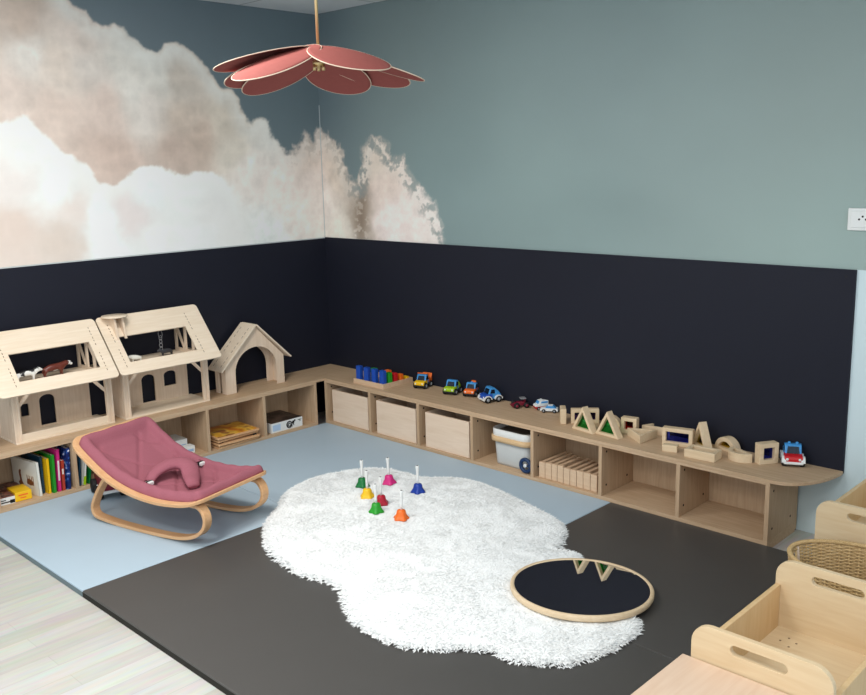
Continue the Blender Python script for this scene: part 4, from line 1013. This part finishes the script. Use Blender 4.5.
# ------------------------------------------------------------------ little animals upstairs
def animal(name, label, cat, loc, rz, L, mat, head_mat=None, stocky=1.0, grp=None):
    """four-legged figure, nose towards +Y; body one skinned surface"""
    t = thing(name, label, cat, loc, rz, grp)
    k = L/.15
    V = dict(hip=(0, -.055, .055), mid=(0, 0, .054), sh=(0, .045, .057), neck=(0, .068, .067), poll=(0, .082, .074), muz=(0, .104, .060), tail=(0, -.068, .052), tail2=(0, -.072, .025))
    Rr = dict(hip=(.017, .019), mid=(.019, .021), sh=(.016, .020), neck=(.011, .014), poll=(.010, .010), muz=(.0065, .0065), tail=(.003, .003), tail2=(.0025, .0025))
    E = [('hip', 'mid'), ('mid', 'sh'), ('sh', 'neck'), ('neck', 'poll'), ('poll', 'muz'), ('hip', 'tail'), ('tail', 'tail2')]
    for sx, n in ((-1, 'l'), (1, 'r')):
        V['h1'+n] = (sx*.010, -.052, .038); V['h2'+n] = (sx*.011, -.060, .020); V['h3'+n] = (sx*.011, -.056, .003)
        V['f1'+n] = (sx*.010, .042, .036); V['f2'+n] = (sx*.011, .042, .018); V['f3'+n] = (sx*.011, .042, .003)
        V['e'+n] = (sx*.017, .078, .080)
        for j, r in ((1, .009), (2, .0048), (3, .0042)): Rr['h%d' % j+n] = (r, r); Rr['f%d' % j+n] = (r*.9, r*.9)
        Rr['e'+n] = (.003, .003)
        E += [('hip', 'h1'+n), ('h1'+n, 'h2'+n), ('h2'+n, 'h3'+n), ('sh', 'f1'+n), ('f1'+n, 'f2'+n), ('f2'+n, 'f3'+n), ('poll', 'e'+n)]
    ks = list(V); me = bpy.data.meshes.new('body')
    me.from_pydata([Vector(V[q])*k for q in ks], [(ks.index(a), ks.index(b)) for a, b in E], [])
    o = bpy.data.objects.new('body', me); C.objects.link(o); o.parent = t
    md = o.modifiers.new('skin', 'SKIN'); md.use_smooth_shade = True
    for i, q in enumerate(ks):
        sv = me.skin_vertices[0].data[i]; sv.radius = (Rr[q][0]*k*stocky, Rr[q][1]*k*stocky); sv.use_root = (q == 'hip')
    s2 = o.modifiers.new('sub', 'SUBSURF'); s2.levels = 2; s2.render_levels = 2
    me.materials.append(M[mat])
    if head_mat:
        obj('face', B().ball((0, .0905*k, .069*k), .0125*k, .95, 1.35, 1, 16).ball((0, .106*k, .060*k), .0085*k, 1, 1.1, .95, 12), head_mat, t, local=True)
        obj('belly', B().ball((0, .004*k, .043*k), .014*k, 1.0, 2.6, .75, 14), head_mat, t, local=True)
        for sx in (-1, 1): obj('eye', B().ball((sx*.0112*k, .098*k, .072*k), .002*k, 1, 1, 1, 8), 'screw', t, local=True)
    return t
animal('toy_cow', 'brown toy cow with white face inside the sill barn', 'toy animal', (.145, -2.035, .630), 0, .135, 'brown', 'white', 1.1, 'toy animals in the barns')
animal('toy_cow', 'black and white toy cow inside the sill barn', 'toy animal', (.150, -2.185, .630), R(-6), .120, 'friesian', None, 1.1, 'toy animals in the barns')
animal('toy_donkey', 'small dark grey toy animal inside the perch barn', 'toy animal', (.150, -1.365, .630), R(180), .085, 'darkgrey', None, 1.25, 'toy animals in the barns')
animal('toy_sheep', 'small pale toy sheep at the left inside the perch barn', 'toy animal', (.150, -1.560, .630), R(170), .068, 'paper', None, 1.7, 'toy animals in the barns')
# hanging loop of chain
t = thing('chain_loop', 'pale loop of plastic chain hanging inside the perch barn', 'chain', (.150, -1.396, .72))
for k in range(5):
    cz = .045-.022*k; s = 1.6 if k == 0 else 1
    obj('link', B().tube([((.004 if k % 2 else .0075)*math.cos(a)*s, (.0075 if k % 2 else .004)*math.cos(a)*s, cz+.014*s*math.sin(a)) for a in [2*PI*i/14 for i in range(14)]], .0016, 6, closed=True), 'grey', t, local=True)
obj('hook', B().tube([(0, 0, .066), (-.020, 0, .094), (-.034, 0, .102)], .0012, 6), 'grey', t, local=True)

# ------------------------------------------------------------------ birch toddler seats and table at the right
def seat_box(label, x0, y0, y1, w=.385, ztop=.470, zwall=.385, zseat=.243):
    t = thing('box_seat', label, 'box seat', (x0+w/2, (y0+y1)/2, FZ), 0, 'birch box seats')
    x1 = x0+w
    for ya in (y0, y1-.018):
        out = rrect(x0, x1, FZ, ztop, .055, 7, (1, 1, 0, 0))
        xm = (x0+x1)/2-.002
        hole = rrect(xm-.078, xm+.078, ztop-.057, ztop-.027, .0148, 5)
        obj('end_panel', B().plate(out, [hole], axis='y', a=ya, b=ya+.018), 'birch_x', t, bev=.003)
    for xa in (x0, x1-.018):
        obj('side_wall', B().box(xa+.001, xa+.017, y0+.018, y1-.018, FZ, zwall), 'birch_z', t, bev=.002)
    st = obj('seat', B().box(x0+.017, x1-.017, y0+.018, y1-.018, zseat-.018, zseat), 'birch_x', t)
    for dx, dy in ((.075, -.055), (.060, -.085), (.105, -.072), (.095, -.105)):
        obj('screw_hole', B().cyl((x0+dx, y1-.018+dy, zseat-.001), (x0+dx, y1-.018+dy, zseat+.0006), .0035, 10), 'oak_z' if False else bpy.data.materials['slot_brown'], st)
    return t
seat_box('birch box seat with slotted end panels beside the pale table', 3.875, -1.925, -1.365)
seat_box('birch box seat with slotted end panels against the back wall', 3.748, -.740, -.180, ztop=.448)
t = thing('low_table', 'pale birch low table at the bottom right of the picture', 'table', (4.05, -2.25, FZ))
obj('table_top', B().box(3.853, 4.262, -2.62, -1.929, .350, .368), 'table', t, bev=.002)
for ya in (-2.60, -1.965): obj('table_end', B().box(3.87, 4.245, ya, ya+.018, FZ, .350), 'birch_z', t)
obj('rail', B().box(3.885, 3.901, -2.58, -1.967, .27, .350), 'birch_x', t)
# wicker basket
BX, BY, BA, BBy, BZ = 4.005, -.965, .250, .168, .345
t = thing('wicker_basket', 'oval woven wicker basket standing between the two birch box seats', 'basket', (BX, BY, FZ))
def bpt(a, z, dr=0):
    k = .86+.14*z/BZ
    return (math.cos(a)*(BA*k+dr), math.sin(a)*(BBy*k+dr), z)
obj('basket_base', B().lathe([(0, .004), (.86*BA-.01, .004), (.86*BA-.01, .016), (0, .016)], 64, sx=1, sy=BBy/BA), 'cane', t, local=True)
NS_ = 44
st = B()
for i in range(NS_):
    a = 2*PI*i/NS_
    st.tube([bpt(a, .006), bpt(a, BZ*.5), bpt(a, BZ-.006)], .0036, 6)
obj('stakes', st, 'cane', t, local=True)
wv = B(); rows = 54; N2 = NS_*4
def gap(a): return abs(((a-PI+PI) % (2*PI))-PI) < .16
for r_ in range(rows):
    z = .010+(BZ-.022)*r_/(rows-1); pts = []; hol = BZ-.085 < z < BZ-.030
    segs = []
    for i in range(N2+1):
        a = 2*PI*i/N2 - PI
        dr = .0036*math.cos(NS_/2*a + (PI if r_ % 2 else 0))
        if hol and abs(abs(a)-PI) < .20:
            if len(pts) > 2: segs.append(pts)
            pts = []; continue
        pts.append(bpt(a, z, dr))
    if len(pts) > 2: segs.append(pts)
    for s in segs: wv.tube(s, .0030, 5)
obj('weave', wv, 'cane', t, local=True)
rimb = B()
for ph in (0, 2*PI/3, 4*PI/3):
    rimb.tube([(lambda p, q: (p[0], p[1], p[2]+.0045*math.sin(q)))(bpt(2*PI*i/360, BZ, .0045*math.cos(60*2*PI*i/360+ph)), 60*2*PI*i/360+ph) for i in range(360)], .0042, 6, closed=True)
obj('braided_rim', rimb, 'cane', t, local=True)
hp = [bpt(PI+s*.20, z) for s, z in ((-1, BZ-.030), (-1, BZ-.085))]
obj('handle_binding', B().tube([bpt(PI-.20, BZ-.010), bpt(PI-.21, BZ-.088)], .0065, 8).tube([bpt(PI+.20, BZ-.010), bpt(PI+.21, BZ-.088)], .0065, 8), 'cream', t, local=True)

# ------------------------------------------------------------------ light: ceiling panels of the room and daylight from the open side
def area(name, loc, size, power, col, aim=None, sy=None):
    l = bpy.data.lights.new(name, 'AREA'); l.energy = power; l.color = col; l.size = size
    if sy: l.shape = 'RECTANGLE'; l.size_y = sy
    o = bpy.data.objects.new(name, l); C.objects.link(o); o.location = loc
    if aim: o.rotation_euler = (Vector(aim)-Vector(loc)).to_track_quat('-Z', 'Y').to_euler()
    return o
area('ceiling_panel_light', (1.75, -2.45, HC-.01), .6, 42, (1, .97, .92))
area('ceiling_panel_light', (4.3, -2.75, HC-.01), .6, 18, (1, .97, .92))
area('ceiling_panel_light', (2.74, -4.0, HC-.01), .6, 44, (1, .97, .92))
area('ceiling_panel_light', (4.3, -4.9, HC-.01), .6, 34, (1, .97, .92))
w = bpy.data.worlds.new('World'); sc.world = w; w.use_nodes = True
w.node_tree.nodes['Background'].inputs[0].default_value = (.80, .90, 1.0, 1); w.node_tree.nodes['Background'].inputs[1].default_value = 1.3

# ------------------------------------------------------------------ camera
yaw, pitch, roll = .7692, -.191, -.0227
f = Vector((-math.sin(yaw)*math.cos(pitch), math.cos(yaw)*math.cos(pitch), math.sin(pitch)))
rt = Vector((math.cos(yaw), math.sin(yaw), 0)); up = rt.cross(f)
r2 = rt*math.cos(roll)+up*math.sin(roll); u2 = -rt*math.sin(roll)+up*math.cos(roll)
cd = bpy.data.cameras.new('camera'); cam = bpy.data.objects.new('camera', cd); C.objects.link(cam)
m = Matrix((r2, u2, -f)).transposed().to_4x4(); m.translation = (4.9819, -4.0465, 1.7176); cam.matrix_world = m
cd.sensor_fit = 'HORIZONTAL'; cd.sensor_width = 36; cd.lens = 908.94*36/866
cd.shift_x = -(436.889-433)/866; cd.shift_y = (338.745-347.5)/866
cd.clip_start = .05; cd.clip_end = 50
sc.camera = cam
sc.view_settings.view_transform = 'Standard'; sc.view_settings.look = 'None'; sc.view_settings.exposure = .1; sc.view_settings.gamma = 1
sc.view_settings.use_curve_mapping = False
